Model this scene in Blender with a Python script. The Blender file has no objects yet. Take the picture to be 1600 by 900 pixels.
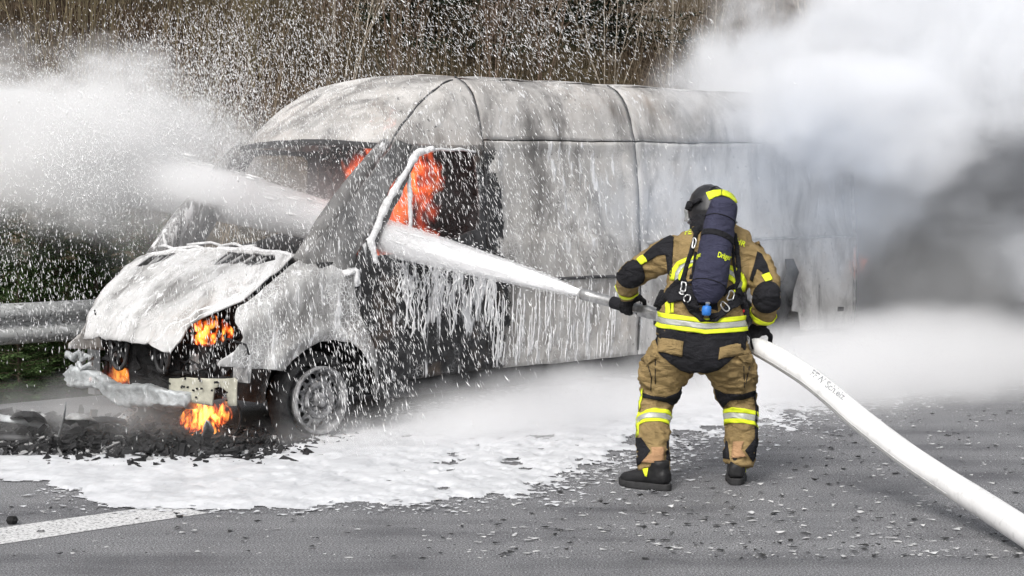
import bpy, bmesh, math, random
import numpy as np
from mathutils import Vector, Matrix, noise as mnoise
from mathutils.bvhtree import BVHTree
R = random.Random(7)
NR = np.random.RandomState(7)
SC = bpy.context.scene
COL = SC.collection

# ------------------------------------------------------------------ camera, sky, sun, exposure
H = 1.6474; PITCH = 0.0532; F = 2901.13 / 1600
cam_d = bpy.data.cameras.new('camera'); cam = bpy.data.objects.new('camera', cam_d); COL.objects.link(cam)
cam.location = (0, 0, H); cam.rotation_euler = (math.pi/2 - PITCH, 0, 0)
cam_d.sensor_width = 36; cam_d.lens = F*36; cam_d.clip_end = 2000; cam_d.clip_start = .1
SC.camera = cam
SUN_EL, SUN_AZ = math.radians(44), math.radians(-155)      # azimuth of the sun measured from +Y towards +X
w = bpy.data.worlds.new('World'); SC.world = w; w.use_nodes = True
nt = w.node_tree; bg = nt.nodes['Background']
sky = nt.nodes.new('ShaderNodeTexSky'); sky.sky_type = 'NISHITA'; sky.sun_disc = False
sky.sun_elevation = SUN_EL; sky.sun_rotation = SUN_AZ; sky.air_density = 1.0; sky.dust_density = 4.0; sky.ozone_density = 1
hs = nt.nodes.new('ShaderNodeHueSaturation'); hs.inputs['Saturation'].default_value = .22
nt.links.new(sky.outputs[0], hs.inputs['Color']); nt.links.new(hs.outputs[0], bg.inputs[0]); bg.inputs[1].default_value = .13
sd = bpy.data.lights.new('sun', 'SUN'); sun = bpy.data.objects.new('sun', sd); COL.objects.link(sun)
sd.energy = 1.5; sd.angle = math.radians(25); sd.color = (1, .97, .93)
sdir = Vector((math.sin(SUN_AZ)*math.cos(SUN_EL), math.cos(SUN_AZ)*math.cos(SUN_EL), math.sin(SUN_EL)))
sun.rotation_euler = sdir.to_track_quat('Z', 'Y').to_euler(); sun.location = (0, 0, 30)
SC.view_settings.view_transform = 'Standard'; SC.view_settings.look = 'None'
SC.view_settings.exposure = 0.40; SC.view_settings.gamma = 1; SC.view_settings.use_curve_mapping = False
cy = SC.cycles
cy.max_bounces = 12; cy.diffuse_bounces = 3; cy.glossy_bounces = 2; cy.transmission_bounces = 4; cy.transparent_max_bounces = 12
cy.volume_bounces = 8; cy.use_adaptive_sampling = True; cy.adaptive_threshold = .04; cy.volume_step_rate = 1.0; cy.volume_max_steps = 72; cy.use_denoising = True
try: cy.denoiser = 'OPENIMAGEDENOISE'
except Exception: pass
cy.sample_clamp_indirect = 6

# ------------------------------------------------------------------ helpers
def ray(x, y):
    u = (x-800)/2901.13; v = -(y-450)/2901.13; c, s = math.cos(PITCH), math.sin(PITCH)
    return Vector((u, c+v*s, -s+v*c))
def at(x, y, Y):
    r = ray(x, y); return Vector((0, 0, H)) + r*(Y/r.y)
def gnd(x, y, z=0.):
    r = ray(x, y); return Vector((0, 0, H)) + r*((z-H)/r.z)

def tag(o, label=None, cat=None, group=None, kind=None):
    if label: o['label'] = label
    if cat: o['category'] = cat
    if group: o['group'] = group
    if kind: o['kind'] = kind
    return o
def empty(name, loc=(0, 0, 0), rz=0, **k):
    o = bpy.data.objects.new(name, None); COL.objects.link(o); o.location = loc; o.rotation_euler = (0, 0, rz)
    o.empty_display_size = .1
    return tag(o, **k)

class MB:
    """collects shapes; build() links them as one mesh object"""
    def __init__(s): s.v = []; s.f = []; s.mi = []
    def add(s, vs, fs, m=0):
        b = len(s.v); s.v += [tuple(v) for v in vs]; s.f += [tuple(i+b for i in f) for f in fs]; s.mi += [m]*len(fs); return s
    def box(s, c, d, rot=None, m=0, jit=0):
        vs = []
        for i in (-1, 1):
            for j in (-1, 1):
                for k in (-1, 1):
                    v = Vector((i*d[0]/2, j*d[1]/2, k*d[2]/2))
                    if jit: v += Vector([R.uniform(-jit, jit) for _ in range(3)])
                    if rot is not None: v = rot @ v
                    vs.append(v+Vector(c))
        return s.add(vs, [(0,1,3,2),(4,6,7,5),(0,4,5,1),(2,3,7,6),(0,2,6,4),(1,5,7,3)], m)
    def tube(s, pts, rad, n=10, m=0, cap=True, flat=1.0, up=None):
        pts = [Vector(p) for p in pts]; K = len(pts)
        if not hasattr(rad, '__len__'): rad = [rad]*K
        vs = []; fs = []
        prev = None
        for i, p in enumerate(pts):
            t = (pts[min(i+1, K-1)]-pts[max(i-1, 0)]).normalized()
            if prev is None:
                a = Vector(up) if up else (Vector((0, 0, 1)) if abs(t.z) < .9 else Vector((1, 0, 0)))
            else: a = prev
            a = (a - t*a.dot(t)).normalized(); b = t.cross(a); prev = a
            for k in range(n):
                th = 2*math.pi*k/n
                vs.append(p + a*(math.cos(th)*rad[i]*flat) + b*(math.sin(th)*rad[i]))
        for i in range(K-1):
            for k in range(n):
                k2 = (k+1) % n
                fs.append((i*n+k, i*n+k2, (i+1)*n+k2, (i+1)*n+k))
        if cap:
            fs.append(tuple(reversed(range(n)))); fs.append(tuple((K-1)*n+k for k in range(n)))
        return s.add(vs, fs, m)
    def rings(s, rows, m=0, close=True, cap=True):
        n = len(rows[0]); vs = [v for r in rows for v in r]; fs = []
        for i in range(len(rows)-1):
            for k in range(n if close else n-1):
                k2 = (k+1) % n
                fs.append((i*n+k, i*n+k2, (i+1)*n+k2, (i+1)*n+k))
        if cap and close:
            fs.append(tuple(reversed(range(n)))); fs.append(tuple((len(rows)-1)*n+k for k in range(n)))
        return s.add(vs, fs, m)
    def lathe(s, prof, axis_o, axis_d, n=32, m=0):
        """prof: list of (radius, distance along axis)"""
        d = Vector(axis_d).normalized(); a = d.orthogonal().normalized(); b = d.cross(a)
        rows = [[Vector(axis_o)+d*h+(a*math.cos(2*math.pi*k/n)+b*math.sin(2*math.pi*k/n))*r for k in range(n)] for r, h in prof]
        return s.rings(rows, m, cap=False)
    def build(s, name, mats, parent=None, smooth=True, **k):
        me = bpy.data.meshes.new(name); me.from_pydata([tuple(v) for v in s.v], [], s.f)
        if not isinstance(mats, (list, tuple)): mats = [mats]
        for m in mats: me.materials.append(m)
        if len(mats) > 1: me.polygons.foreach_set('material_index', s.mi)
        if smooth:
            me.polygons.foreach_set('use_smooth', [True]*len(me.polygons))
        me.update()
        o = bpy.data.objects.new(name, me); COL.objects.link(o)
        if parent: o.parent = parent
        if smooth == 'auto': 
            try: me.set_sharp_from_angle(angle=math.radians(35))
            except Exception: pass
        return tag(o, **k)

def bulk(name, V, Fc, mat, parent=None, nper=3, smooth=False, **k):
    """numpy mesh: V (n,3), Fc (m,nper)"""
    me = bpy.data.meshes.new(name)
    V = np.asarray(V, np.float32); Fc = np.asarray(Fc, np.int32)
    me.vertices.add(len(V)); me.vertices.foreach_set('co', V.ravel())
    me.loops.add(Fc.size); me.loops.foreach_set('vertex_index', Fc.ravel())
    me.polygons.add(len(Fc)); me.polygons.foreach_set('loop_start', np.arange(0, Fc.size, nper, dtype=np.int32))
    if smooth: me.polygons.foreach_set('use_smooth', np.ones(len(Fc), bool))
    me.update(calc_edges=True); me.materials.append(mat)
    o = bpy.data.objects.new(name, me); COL.objects.link(o)
    if parent: o.parent = parent
    return tag(o, **k)

# ---- material helpers
class NT:
    def __init__(s, name):
        s.m = bpy.data.materials.new(name); s.m.use_nodes = True; s.t = s.m.node_tree; s.n = s.t.nodes; s.l = s.t.links
        s.b = s.n['Principled BSDF']; s.o = s.n['Material Output']
    def new(s, typ, **k):
        n = s.n.new(typ)
        for a, v in k.items(): setattr(n, a, v)
        return n
    def link(s, a, b): s.l.new(a, b)
    def coord(s, scale=(1, 1, 1), rot=(0, 0, 0), loc=(0, 0, 0), kind='Object'):
        c = s.new('ShaderNodeTexCoord'); m = s.new('ShaderNodeMapping')
        m.inputs['Scale'].default_value = scale; m.inputs['Rotation'].default_value = rot; m.inputs['Location'].default_value = loc
        s.link(c.outputs[kind], m.inputs[0]); return m.outputs[0]
    def noise(s, vec, scale, detail=4, rough=.6, dist=0):
        n = s.new('ShaderNodeTexNoise'); n.inputs['Scale'].default_value = scale; n.inputs['Detail'].default_value = detail
        n.inputs['Roughness'].default_value = rough; n.inputs['Distortion'].default_value = dist
        s.link(vec, n.inputs['Vector']); return n.outputs[0]
    def voro(s, vec, scale, feature='F1', out=0):
        n = s.new('ShaderNodeTexVoronoi', feature=feature); n.inputs['Scale'].default_value = scale
        s.link(vec, n.inputs['Vector']); return n.outputs[out]
    def ramp(s, fac, stops):
        r = s.new('ShaderNodeValToRGB'); e = r.color_ramp.elements
        while len(e) < len(stops): e.new(.5)
        for i, (p, c) in enumerate(stops):
            e[i].position = p; e[i].color = (c, c, c, 1) if not hasattr(c, '__len__') else (*c, 1)
        s.link(fac, r.inputs[0]); return r.outputs[0]
    def math(s, op, a, b=None, c=None, clamp=False):
        n = s.new('ShaderNodeMath', operation=op); n.use_clamp = clamp
        for i, v in enumerate((a, b, c)):
            if v is None: continue
            if isinstance(v, (int, float)): n.inputs[i].default_value = v
            else: s.link(v, n.inputs[i])
        return n.outputs[0]
    def mix(s, fac, a, b):
        n = s.new('ShaderNodeMix', data_type='RGBA')
        for i, v in ((0, fac), (6, a), (7, b)):
            if isinstance(v, (int, float)): n.inputs[i].default_value = v
            elif hasattr(v, '__len__'): n.inputs[i].default_value = (*v, 1)
            else: s.link(v, n.inputs[i])
        return n.outputs[2]
    def bump(s, h, strength=.3, dist=.01):
        b = s.new('ShaderNodeBump'); b.inputs['Strength'].default_value = strength; b.inputs['Distance'].default_value = dist
        s.link(h, b.inputs['Height']); s.link(b.outputs[0], s.b.inputs['Normal']); return b
    def set(s, color=None, rough=None, metal=None, spec=None):
        for nm, v in (('Base Color', color), ('Roughness', rough), ('Metallic', metal), ('Specular IOR Level', spec)):
            if v is None: continue
            if isinstance(v, (int, float)): s.b.inputs[nm].default_value = v
            elif hasattr(v, '__len__'): s.b.inputs[nm].default_value = (*v, 1)
            else: s.link(v, s.b.inputs[nm])
        return s
    def sep(s, vec):
        n = s.new('ShaderNodeSeparateXYZ'); s.link(vec, n.inputs[0]); return n.outputs

def simple(name, col, rough=.7, metal=0, var=.25, scale=20, bump=.15, bd=.004, spec=.3):
    t = NT(name); v = t.coord(); n = t.noise(v, scale, 6)
    lo = tuple(c*(1-var) for c in col); hi = tuple(min(1, c*(1+var)) for c in col)
    t.set(t.ramp(n, [(.3, lo), (.7, hi)]), rough, metal, spec); t.bump(t.noise(v, scale*4, 5), bump, bd)
    return t.m
# ------------------------------------------------------------------ materials
def m_asphalt():
    t = NT('asphalt'); v = t.coord()
    fine = t.noise(v, 110, 4, .8); mid = t.noise(v, 55, 4); big = t.noise(v, 1.3, 4)
    c = t.ramp(fine, [(.36, (.05, .052, .056)), (.50, (.165, .167, .173)), (.62, (.50, .50, .51))])
    lane = t.noise(t.coord((1, 1, 1), (0, 0, -.7823)), 1, 2); trk = t.noise(t.coord((.12, 1.6, 1), (0, 0, -.7823)), 1.6, 6, .65)
    c2 = t.ramp(t.math('ADD', t.math('MULTIPLY', big, .5), t.math('MULTIPLY', trk, .5)), [(.38, (.50, .50, .52)), (.5, (.85, .85, .86)), (.64, (1.1, 1.1, 1.1))])
    n = t.new('ShaderNodeMix', data_type='RGBA', blend_type='MULTIPLY'); n.inputs[0].default_value = 1
    t.link(c, n.inputs[6]); t.link(c2, n.inputs[7])
    pale = t.ramp(t.voro(v, 38), [(.02, 1), (.10, 0)])
    speck = t.math('MULTIPLY', pale, t.ramp(mid, [(.5, 0), (.6, .6)]))
    col = t.mix(speck, n.outputs[2], (.5, .5, .5))
    # long thin crack-sealing marks and tyre-dark streaks along the road
    t.set(col, t.ramp(big, [(.35, .55), (.7, .85)]), 0, .35)
    t.bump(fine, .6, .006); return t.m
def m_hill():
    t = NT('leaf_litter'); v = t.coord()
    n = t.noise(v, 6, 8, .7); b = t.noise(v, .25, 3)
    c = t.ramp(n, [(.3, (.03, .024, .018)), (.5, (.085, .068, .05)), (.68, (.19, .155, .115))])
    c2 = t.ramp(b, [(.4, (.85, .85, .62)), (.6, (1, .84, .76))])
    x = t.new('ShaderNodeMix', data_type='RGBA', blend_type='MULTIPLY'); x.inputs[0].default_value = .8
    t.link(c, x.inputs[6]); t.link(c2, x.inputs[7]); t.set(x.outputs[2], .95, 0, .1); t.bump(n, 1, .1); return t.m
def m_foam(name='foam', a=(.68, .69, .71), b=(.50, .51, .53), sc=3.5):
    t = NT(name); v = t.coord(); n = t.noise(v, sc, 6, .65); f = t.noise(v, 120, 3)
    dirt = t.ramp(t.noise(t.coord(loc=(2, 8, 0)), 9, 7, .75), [(.58, 0), (.70, .55)]); t.set(t.mix(dirt, t.ramp(n, [(.3, b), (.6, a)]), (.30, .30, .31)), .55, 0, .3); t.bump(t.math('ADD', n, t.math('MULTIPLY', f, .3)), .2, .02)
    t.b.inputs['Subsurface Weight'].default_value = 0; return t.m
def m_skin(name='burnt_skin', lace_amt=.7, lace_at=.52, base=((.26, .25, .24), (.42, .405, .385), (.58, .56, .54)), foam=.5, soot=1.0, fine=1.0):
    """heat-bleached van sheet metal: ash grey, soot patches, running foam; object coordinates are metres on the van"""
    t = NT(name); v = t.coord(); n = t.noise(v, 1.3, 6, .62, .5)
    col = t.ramp(n, [(.30, base[0]), (.5, base[1]), (.7, base[2])])
    streak = t.noise(t.coord((3, 3, 1.1)), 1.6, 7, .68, .6)
    col = t.mix(t.ramp(streak, [(.42, 0), (.62, .45)]), col, (.62, .61, .60))
    darkst = t.noise(t.coord((2.4, 2.4, .9), loc=(7, 3, 1)), 1.5, 7, .66, .5)
    col = t.mix(t.ramp(darkst, [(.46, 0), (.66, .85)]), col, (.12, .115, .11))
    # soot: burnt black door area (a stain with its own outline)
    X, Y, Z = t.sep(v)
    wob = t.math('MULTIPLY', t.math('SUBTRACT', t.noise(v, 3.0, 8, .75), .5), 2.0)
    dx = t.math('ABSOLUTE', t.math('DIVIDE', t.math('ADD', X, .93), .74)); dz = t.math('ABSOLUTE', t.math('DIVIDE', t.math('ADD', Z, -1.1), 1.15)); dx = t.math('MULTIPLY', dx, dx); dz = t.math('MULTIPLY', dz, dz)
    d2 = t.math('SQRT', t.math('ADD', t.math('MULTIPLY', dx, dx), t.math('MULTIPLY', dz, dz)))
    sm = t.ramp(t.math('ADD', d2, wob), [(.95, soot), (1.25, 0)])
    tops = t.ramp(t.math('ADD', Z, t.math('MULTIPLY', wob, .05)), [(1.93, 1), (1.99, 0)])
    tt = t.new('ShaderNodeMapRange'); t.link(Z, tt.inputs[0]); tt.inputs[1].default_value = 2.02; tt.inputs[2].default_value = 1.9; tt.clamp = True
    sm = t.math('MULTIPLY', sm, tt.outputs[0])
    col = t.mix(sm, col, t.ramp(t.noise(v, 14, 5), [(.35, (.012, .012, .013)), (.65, (.045, .045, .047))]))
    # flaked paint specks
    fl = t.ramp(t.noise(v, 26, 5, .7), [(.60, 0), (.66, 1)])
    reg = t.ramp(t.noise(v, 2.1, 3), [(.45, 0), (.62, .85)])
    col = t.mix(t.math('MULTIPLY', fl, reg), col, (.05, .05, .052))
    # foam: running threads on the steep faces and lacy bubbles
    run = t.noise(t.coord((1, 1, .17)), 20*fine, 4, .6, .35)
    regf = t.noise(v, 1.5, 4)
    gx = t.math('DIVIDE', t.math('ADD', X, 1.25), .62); gz = t.math('DIVIDE', t.math('ADD', Z, -.86), .42)
    gd = t.math('SQRT', t.math('ADD', t.math('MULTIPLY', gx, gx), t.math('MULTIPLY', gz, gz)))
    local = t.ramp(gd, [(.35, .16), (1.05, 0)])
    thr = t.math('ADD', t.math('ADD', run, t.math('MULTIPLY', regf, .35)), local)
    thr = t.math('ADD', thr, t.math('MULTIPLY', t.math('SUBTRACT', t.noise(t.coord((1, 1, .6), loc=(3, 1, 9)), .9, 3), .5), .35)); fm = t.ramp(thr, [(.84-.1*foam, 0), (.93-.1*foam, 1)])
    lace = t.ramp(t.voro(v, 34, 'DISTANCE_TO_EDGE'), [(.02, 1), (.10, 0)])
    fm2 = t.math('MULTIPLY', lace, t.ramp(t.noise(v, 3.1, 3), [(lace_at, 0), (lace_at+.10, lace_amt*foam)]))
    fm = t.math('MAXIMUM', fm, fm2)
    col = t.mix(t.math('MULTIPLY', fm, .9), col, (.76, .76, .77))
    rust = t.ramp(t.noise(t.coord(loc=(5, 5, 2)), 1.7, 7, .7), [(.56, 0), (.72, .30)]); col = t.mix(t.math('MULTIPLY', rust, t.math('SUBTRACT', 1, fm)), col, (.30, .20, .13))
    t.set(col, t.ramp(n, [(.3, .55), (.7, .8)]), 0, .3)
    t.bump(t.math('ADD', t.math('MULTIPLY', fm, .8), t.math('MULTIPLY', t.noise(v, 9, 6), .35)), .55, .012)
    return t.m
def m_flame(name='flame'):
    t = NT(name); v = t.coord((1, 1, .55)); n = t.noise(v, 9, 5, .6, 1.2)
    e = t.new('ShaderNodeEmission'); t.link(t.ramp(n, [(.35, (.75, .06, .005)), (.5, (1, .16, .02)), (.66, (1, .42, .06))]), e.inputs[0])
    e.inputs[1].default_value = 1.5
    t.link(e.outputs[0], t.o.inputs[0]); return t.m
M = {}
M['asphalt'] = m_asphalt(); M['hill'] = m_hill(); M['foam'] = m_foam(); M['skin'] = m_skin()
M['roofskin'] = m_skin('burnt_roof', .7, .52, ((.20, .19, .18), (.46, .44, .42), (.66, .64, .62)), .25, 0, 1.2)
M['hoodskin'] = m_skin('foamy_bonnet', .7, .52, ((.36, .36, .36), (.56, .56, .56), (.70, .70, .71)), .9, 0)
M['rearskin'] = m_skin('burnt_rear', .7, .52, ((.42, .415, .41), (.52, .51, .50), (.6, .59, .58)), .1, 0)
M['charred'] = simple('charred', (.022, .022, .023), .8, 0, .6, 14, .8, .02)
M['sooty'] = simple('sooty_metal', (.07, .07, .072), .6, .3, .6, 9, .5, .01)
M['ash'] = simple('ash', (.30, .30, .30), .9, 0, .5, 18, .6, .01)
M['blistered'] = simple('blistered_metal', (.42, .44, .45), .55, .2, .5, 7, .7, .015)
M['beige'] = simple('scorched_primer', (.42, .41, .34), .7, 0, .3, 9, .5, .01)
M['white_line'] = None
M['steel'] = simple('galvanised_steel', (.40, .41, .42), .5, .3, .3, 5, .3, .004)
M['foamline'] = m_foam('foam_coating', (.82, .82, .83), (.5, .5, .5), 25)
M['rubber'] = simple('burnt_rubber', (.03, .03, .031), .9, 0, .5, 20, .6, .01)
M['rim'] = simple('scorched_rim', (.26, .26, .265), .6, .2, .85, 17, .9, .012)
def m_line():
    t = NT('road_paint'); v = t.coord(); n = t.noise(v, 60, 6, .7)
    t.set(t.ramp(n, [(.40, (.12, .12, .125)), (.47, (.62, .62, .62)), (.7, (.75, .75, .75))]), .7); t.bump(n, .5, .004); return t.m
M['white_line'] = m_line()
# ------------------------------------------------------------------ the setting
YAW = 0.7823; VX, VY = -1.9302, 12.8484
ROAD = Vector((math.cos(YAW), math.sin(YAW), 0)); SIDE = Vector((-math.sin(YAW), math.cos(YAW), 0))   # along the road, and to its far side
def van_w(p):                                                        # van metres -> world
    f = -ROAD; l = -SIDE
    return Vector((VX, VY, 0)) + f*p[0] + l*p[1] + Vector((0, 0, p[2]))
def road_pt(s, t, z=0): return Vector((VX, VY, 0)) + ROAD*s + SIDE*t + Vector((0, 0, z))

mb = MB()
def gridsheet(s0, s1, ns, t0, t1, nt_, zf):
    rows = [[road_pt(s0+(s1-s0)*i/ns, t0+(t1-t0)*j/nt_, zf(s0+(s1-s0)*i/ns, t0+(t1-t0)*j/nt_)) for j in range(nt_+1)] for i in range(ns+1)]
    return rows
EDGE = 2.35                                                          # asphalt edge, metres beyond the van's centre line
b = MB(); b.rings(gridsheet(-120, 160, 8, -60, EDGE, 4, lambda s, t: 0), close=False); b.build('road', M['asphalt'], kind='structure', smooth=False)
def hillz(s, t):
    u = t-EDGE
    if u < 2.6: z = -.03 - .25*math.sin(min(1, u/2.6)*math.pi)
    else:
        v = u-2.6; z = .5*v + .006*v*v if v < 30 else .5*30+5.4+(v-30)*.15
    return z + (mnoise.noise(Vector((s*.3, t*.3, 0)))*.35*min(1, u/3))
b = MB(); rows = []
ts = [0, .3, .8, 1.4, 2, 2.6]+[2.6+.7*i for i in range(1, 30)]+[26, 32, 40, 60, 120, 400]
for i in range(141):
    s = -60+i*1.6 if i not in (0, 140) else (-400 if i == 0 else 500)
    rows.append([road_pt(s, EDGE+u, hillz(s, EDGE+u)) for u in ts])
b.rings(rows, close=False); b.build('hillside', M['hill'], kind='structure')

# painted edge line, solid, broken off where foam covers it
def road_marking(s0, s1, t0, t1, n, seed):
    rr = random.Random(seed); b = MB(); L = []; Rr = []
    for i in range(n+1):
        s = s0+(s1-s0)*i/n
        L.append(road_pt(s, t0+rr.uniform(-.006, .006), .003)); Rr.append(road_pt(s, t1+rr.uniform(-.006, .006), .003))
    b.rings([L, Rr], close=False); return b
a0 = gnd(0, 825); a1 = gnd(0, 850); 
def st(p): d = p-Vector((VX, VY, 0)); return d.dot(ROAD), d.dot(SIDE)
sA, tA = st(gnd(0, 826)); sB, tB = st(gnd(0, 851)); tm = .5*(tA+tB); hw = .5*abs(tA-tB)
road_marking(-40, st(gnd(290, 795))[0], tm-hw, tm+hw, 160, 3).build('white_line', M['white_line'], kind='structure', smooth=False)

# ---- foam lying on the asphalt: a thin lumpy sheet with real holes
def poly_sdist(px, py, poly):
    """signed distance (inside positive) of arrays px,py to a polygon"""
    P = np.array(poly); n = len(P); d = np.full(px.shape, 1e9); ins = np.zeros(px.shape, bool)
    for i in range(n):
        ax, ay = P[i]; bx, by = P[(i+1) % n]
        ex, ey = bx-ax, by-ay; L = ex*ex+ey*ey+1e-12
        tt = np.clip(((px-ax)*ex+(py-ay)*ey)/L, 0, 1)
        d = np.minimum(d, np.hypot(px-ax-tt*ex, py-ay-tt*ey))
        c = ((ay > py) != (by > py)) & (px < (bx-ax)*(py-ay)/(by-ay+1e-12)+ax); ins ^= c
    return np.where(ins, d, -d)
def vnoise(x, y, seed=0):
    """cheap value noise on arrays"""
    rs = np.random.RandomState(seed); g = rs.rand(256, 256)
    xi = np.floor(x).astype(int); yi = np.floor(y).astype(int); fx = x-xi; fy = y-yi
    fx = fx*fx*(3-2*fx); fy = fy*fy*(3-2*fy)
    a = g[yi % 256, xi % 256]; b_ = g[yi % 256, (xi+1) % 256]; c = g[(yi+1) % 256, xi % 256]; d = g[(yi+1) % 256, (xi+1) % 256]
    return (a*(1-fx)+b_*fx)*(1-fy)+(c*(1-fx)+d*fx)*fy
def fbm(x, y, seed=0, oct=5):
    s = 0; a = .5; t = 0
    for o in range(oct):
        s = s+a*vnoise(x*2**o, y*2**o, seed+o); t += a; a *= .55
    return s/t
foam_px = [(-80, 722), (0, 712), (130, 712), (260, 706), (420, 700), (480, 680), (560, 655), (700, 640), (900, 600), (1050, 575), (1250, 545), (1450, 512), (1700, 495),
           (1700, 575), (1480, 598), (1330, 632), (1200, 662), (1060, 688), (990, 715), (940, 735), (860, 757), (760, 776), (640, 788), (480, 794), (300, 800), (170, 793), (120, 776), (60, 755), (-80, 748)]
fp = [tuple(gnd(*q).xy) for q in foam_px]
N1, N2 = 900, 620
xs = np.linspace(-3.9, 8.2, N1); ys = np.linspace(8.9, 21.5, N2)
YY = 8.9+(21.5-8.9)*(np.linspace(0, 1, N2)**1.5)
gx, gy = np.meshgrid(xs, YY)
gx = gx*(.55+.45*gy/14)
sd_ = poly_sdist(gx, gy, fp)
nz = fbm(gx*2.2, gy*1.1, 3); nf = fbm(gx*11, gy*6.5, 11); 
edge_soft = .16+.6*np.clip((gx+.3)/2.2, 0, 1)
cover = np.clip(sd_/edge_soft, -1, 1)*.55 + (nz-.5)*.55*np.clip((gx+2.6)/2, .25, 1) + (nf-.5)*np.clip(1.7-.9*np.clip((gx-1.2)/1.5, 0, 1), 0, 2)*np.clip((gx+2.2)/2, .35, 1)
nk = fbm(gx*5, gy*2.2, 23)
cover -= .35*np.clip((nk-.60)*8, 0, 1)*(np.clip((gx+2.4)/2, .4, 1))
h = np.clip(cover, 0, .6)**1.3*.034*(.8+.5*nf) + .0006
keep = cover > 0.02
kq = keep[:-1, :-1] & keep[1:, :-1] & keep[:-1, 1:] & keep[1:, 1:]
h = np.where(keep, h, .0015)
idx = np.arange(N1*N2).reshape(N2, N1)
q = np.stack([idx[:-1, :-1][kq], idx[:-1, 1:][kq], idx[1:, 1:][kq], idx[1:, :-1][kq]], 1)
used = np.unique(q); remap = np.full(N1*N2, -1); remap[used] = np.arange(len(used))
V = np.stack([gx.ravel(), gy.ravel(), (h+np.where(gx < -1.2, .0046, .0012)).ravel()], 1)[used]
bulk('foam_layer', V, remap[q], M['foam'], nper=4, smooth=True, kind='stuff', label='white extinguishing foam spread over the asphalt beside the van', cat='foam')

# ---- flakes of burnt paint and grit on the road
def flakes(name, n, sampler, smin, smax, mat, label, seed, cat):
    rs = np.random.RandomState(seed); V = []; Fc = []
    for i in range(n):
        x, y = sampler(rs); r = smin+(smax-smin)*rs.rand()**3.0; k = rs.randint(4, 7); a0 = rs.rand()*6.28; tilt = rs.randn(2)*.25; b0 = len(V)
        ang = np.sort(rs.rand(k))*6.28+a0; el = .5+rs.rand()*.5
        top = []
        for a in ang:
            dx = math.cos(a)*r*(.7+.5*rs.rand()); dy = math.sin(a)*r*el
            z = abs(dx*tilt[0]+dy*tilt[1])+.0045
            V.append((x+dx, y+dy, z)); 
        V.append((x, y, .007+r*.25*rs.rand()))
        for j in range(k): Fc.append((b0+j, b0+(j+1) % k, b0+k))
    return bulk(name, V, Fc, mat, kind='stuff', label=label, cat=cat)
def samp_road(rs):
    while True:
        y = 8.2+rs.rand()**1.4*9.5; x = -4.4*y/14+rs.rand()*9.4*y/14*1.15
        dens = .25+.75*np.clip((x+.1*y)/2.0, 0, 1)
        if y > 14.5 and x < 2: continue
        if rs.rand() < dens: return x, y
M['flake'] = simple('paint_flake', (.55, .55, .55), .7, 0, .4, 3, .2)
M['flaked'] = simple('soot_flake', (.03, .03, .03), .7, 0, .5, 8, .2)
flakes('paint_flakes', 4000, samp_road, .003, .026, M['flake'], 'pale flakes of burnt paint scattered over the asphalt', 5, 'debris')
flakes('soot_flakes', 3200, samp_road, .003, .030, M['flaked'], 'black charred crumbs scattered over the asphalt', 6, 'debris')

edge_pool = []
def samp_edge(rs):
    if not edge_pool:
        y = 9.3+rs.rand(60000)*6.2; x = -2.6+rs.rand(60000)*7.5; d = poly_sdist(x, y, fp)
        ok = (d > -.75) & (d < .12) & (rs.rand(60000) < np.exp(-np.abs(d+.05)*4.2)*(.35+.65*np.clip((x+1.5)/2, 0, 1)))
        edge_pool.extend(zip(x[ok].tolist(), y[ok].tolist()))
    return edge_pool.pop()
flakes('foam_flecks', 3800, samp_edge, .004, .035, M['foam'], 'loose flecks of foam along the near edge of the foam layer', 16, 'foam')
# ---- guardrail along the far edge
def guardrail():
    root = empty('guardrail', road_pt(0, 0), label='grey steel guardrail behind the burning van, foam dripping off it', cat='guardrail')
    p0 = at(0, 478, 14.45); s0, t0 = st(p0)
    prof = [(0, .0), (.012, -.012), (.05, -.055), (.085, -.065), (.12, -.05), (.15, 0), (.165, .01), (.18, 0), (.21, -.05), (.245, -.065), (.28, -.055), (.315, -.012), (.325, 0)]
    L = 4.0
    for k in range(-3, 10):
        sA = s0-1.2+k*L; b = MB(); rows = []
        for s in (sA-.004, sA+L*.25, sA+L*.5, sA+L*.75, sA+L+.12):
            rows.append([road_pt(s, t0+y*(1)+(.0 if s < sA+L else .006), .755-z) for z, y in prof])
        b.rings(rows, close=False)
        o = b.build('rail', M['rail'], root); o.location = -root.location
        md = o.modifiers.new('th', 'SOLIDIFY'); md.thickness = .004
        for sp in (sA+.1, sA+L/2+.1):
            pb = MB(); c = road_pt(sp, t0+.10, .33)
            rot = Matrix.Rotation(YAW, 3, 'Z')
            pb.box(c, (.055, .10, .72), rot); pb.box(road_pt(sp, t0+.03, .60), (.12, .05, .2), rot)
            po = pb.build('post', M['steel'], root, smooth=False); po.location = -root.location
    return root
def m_rail():
    t = NT('rail_steel'); v = t.coord(); n = t.noise(v, 5, 6, .7); st_ = t.noise(t.coord((14, 14, 1.5)), 3, 5, .7)
    c = t.ramp(n, [(.3, (.30, .31, .31)), (.6, (.48, .49, .49))])
    c = t.mix(t.ramp(st_, [(.55, 0), (.62, .8)]), c, (.10, .10, .10))
    c = t.mix(t.ramp(t.noise(v, 16, 5, .7), [(.55, 0), (.6, 1)]), c, (.72, .73, .74))
    t.set(c, .5, .1, .4); t.bump(n, .3, .01); return t.m
M['rail'] = m_rail(); guardrail()
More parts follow.
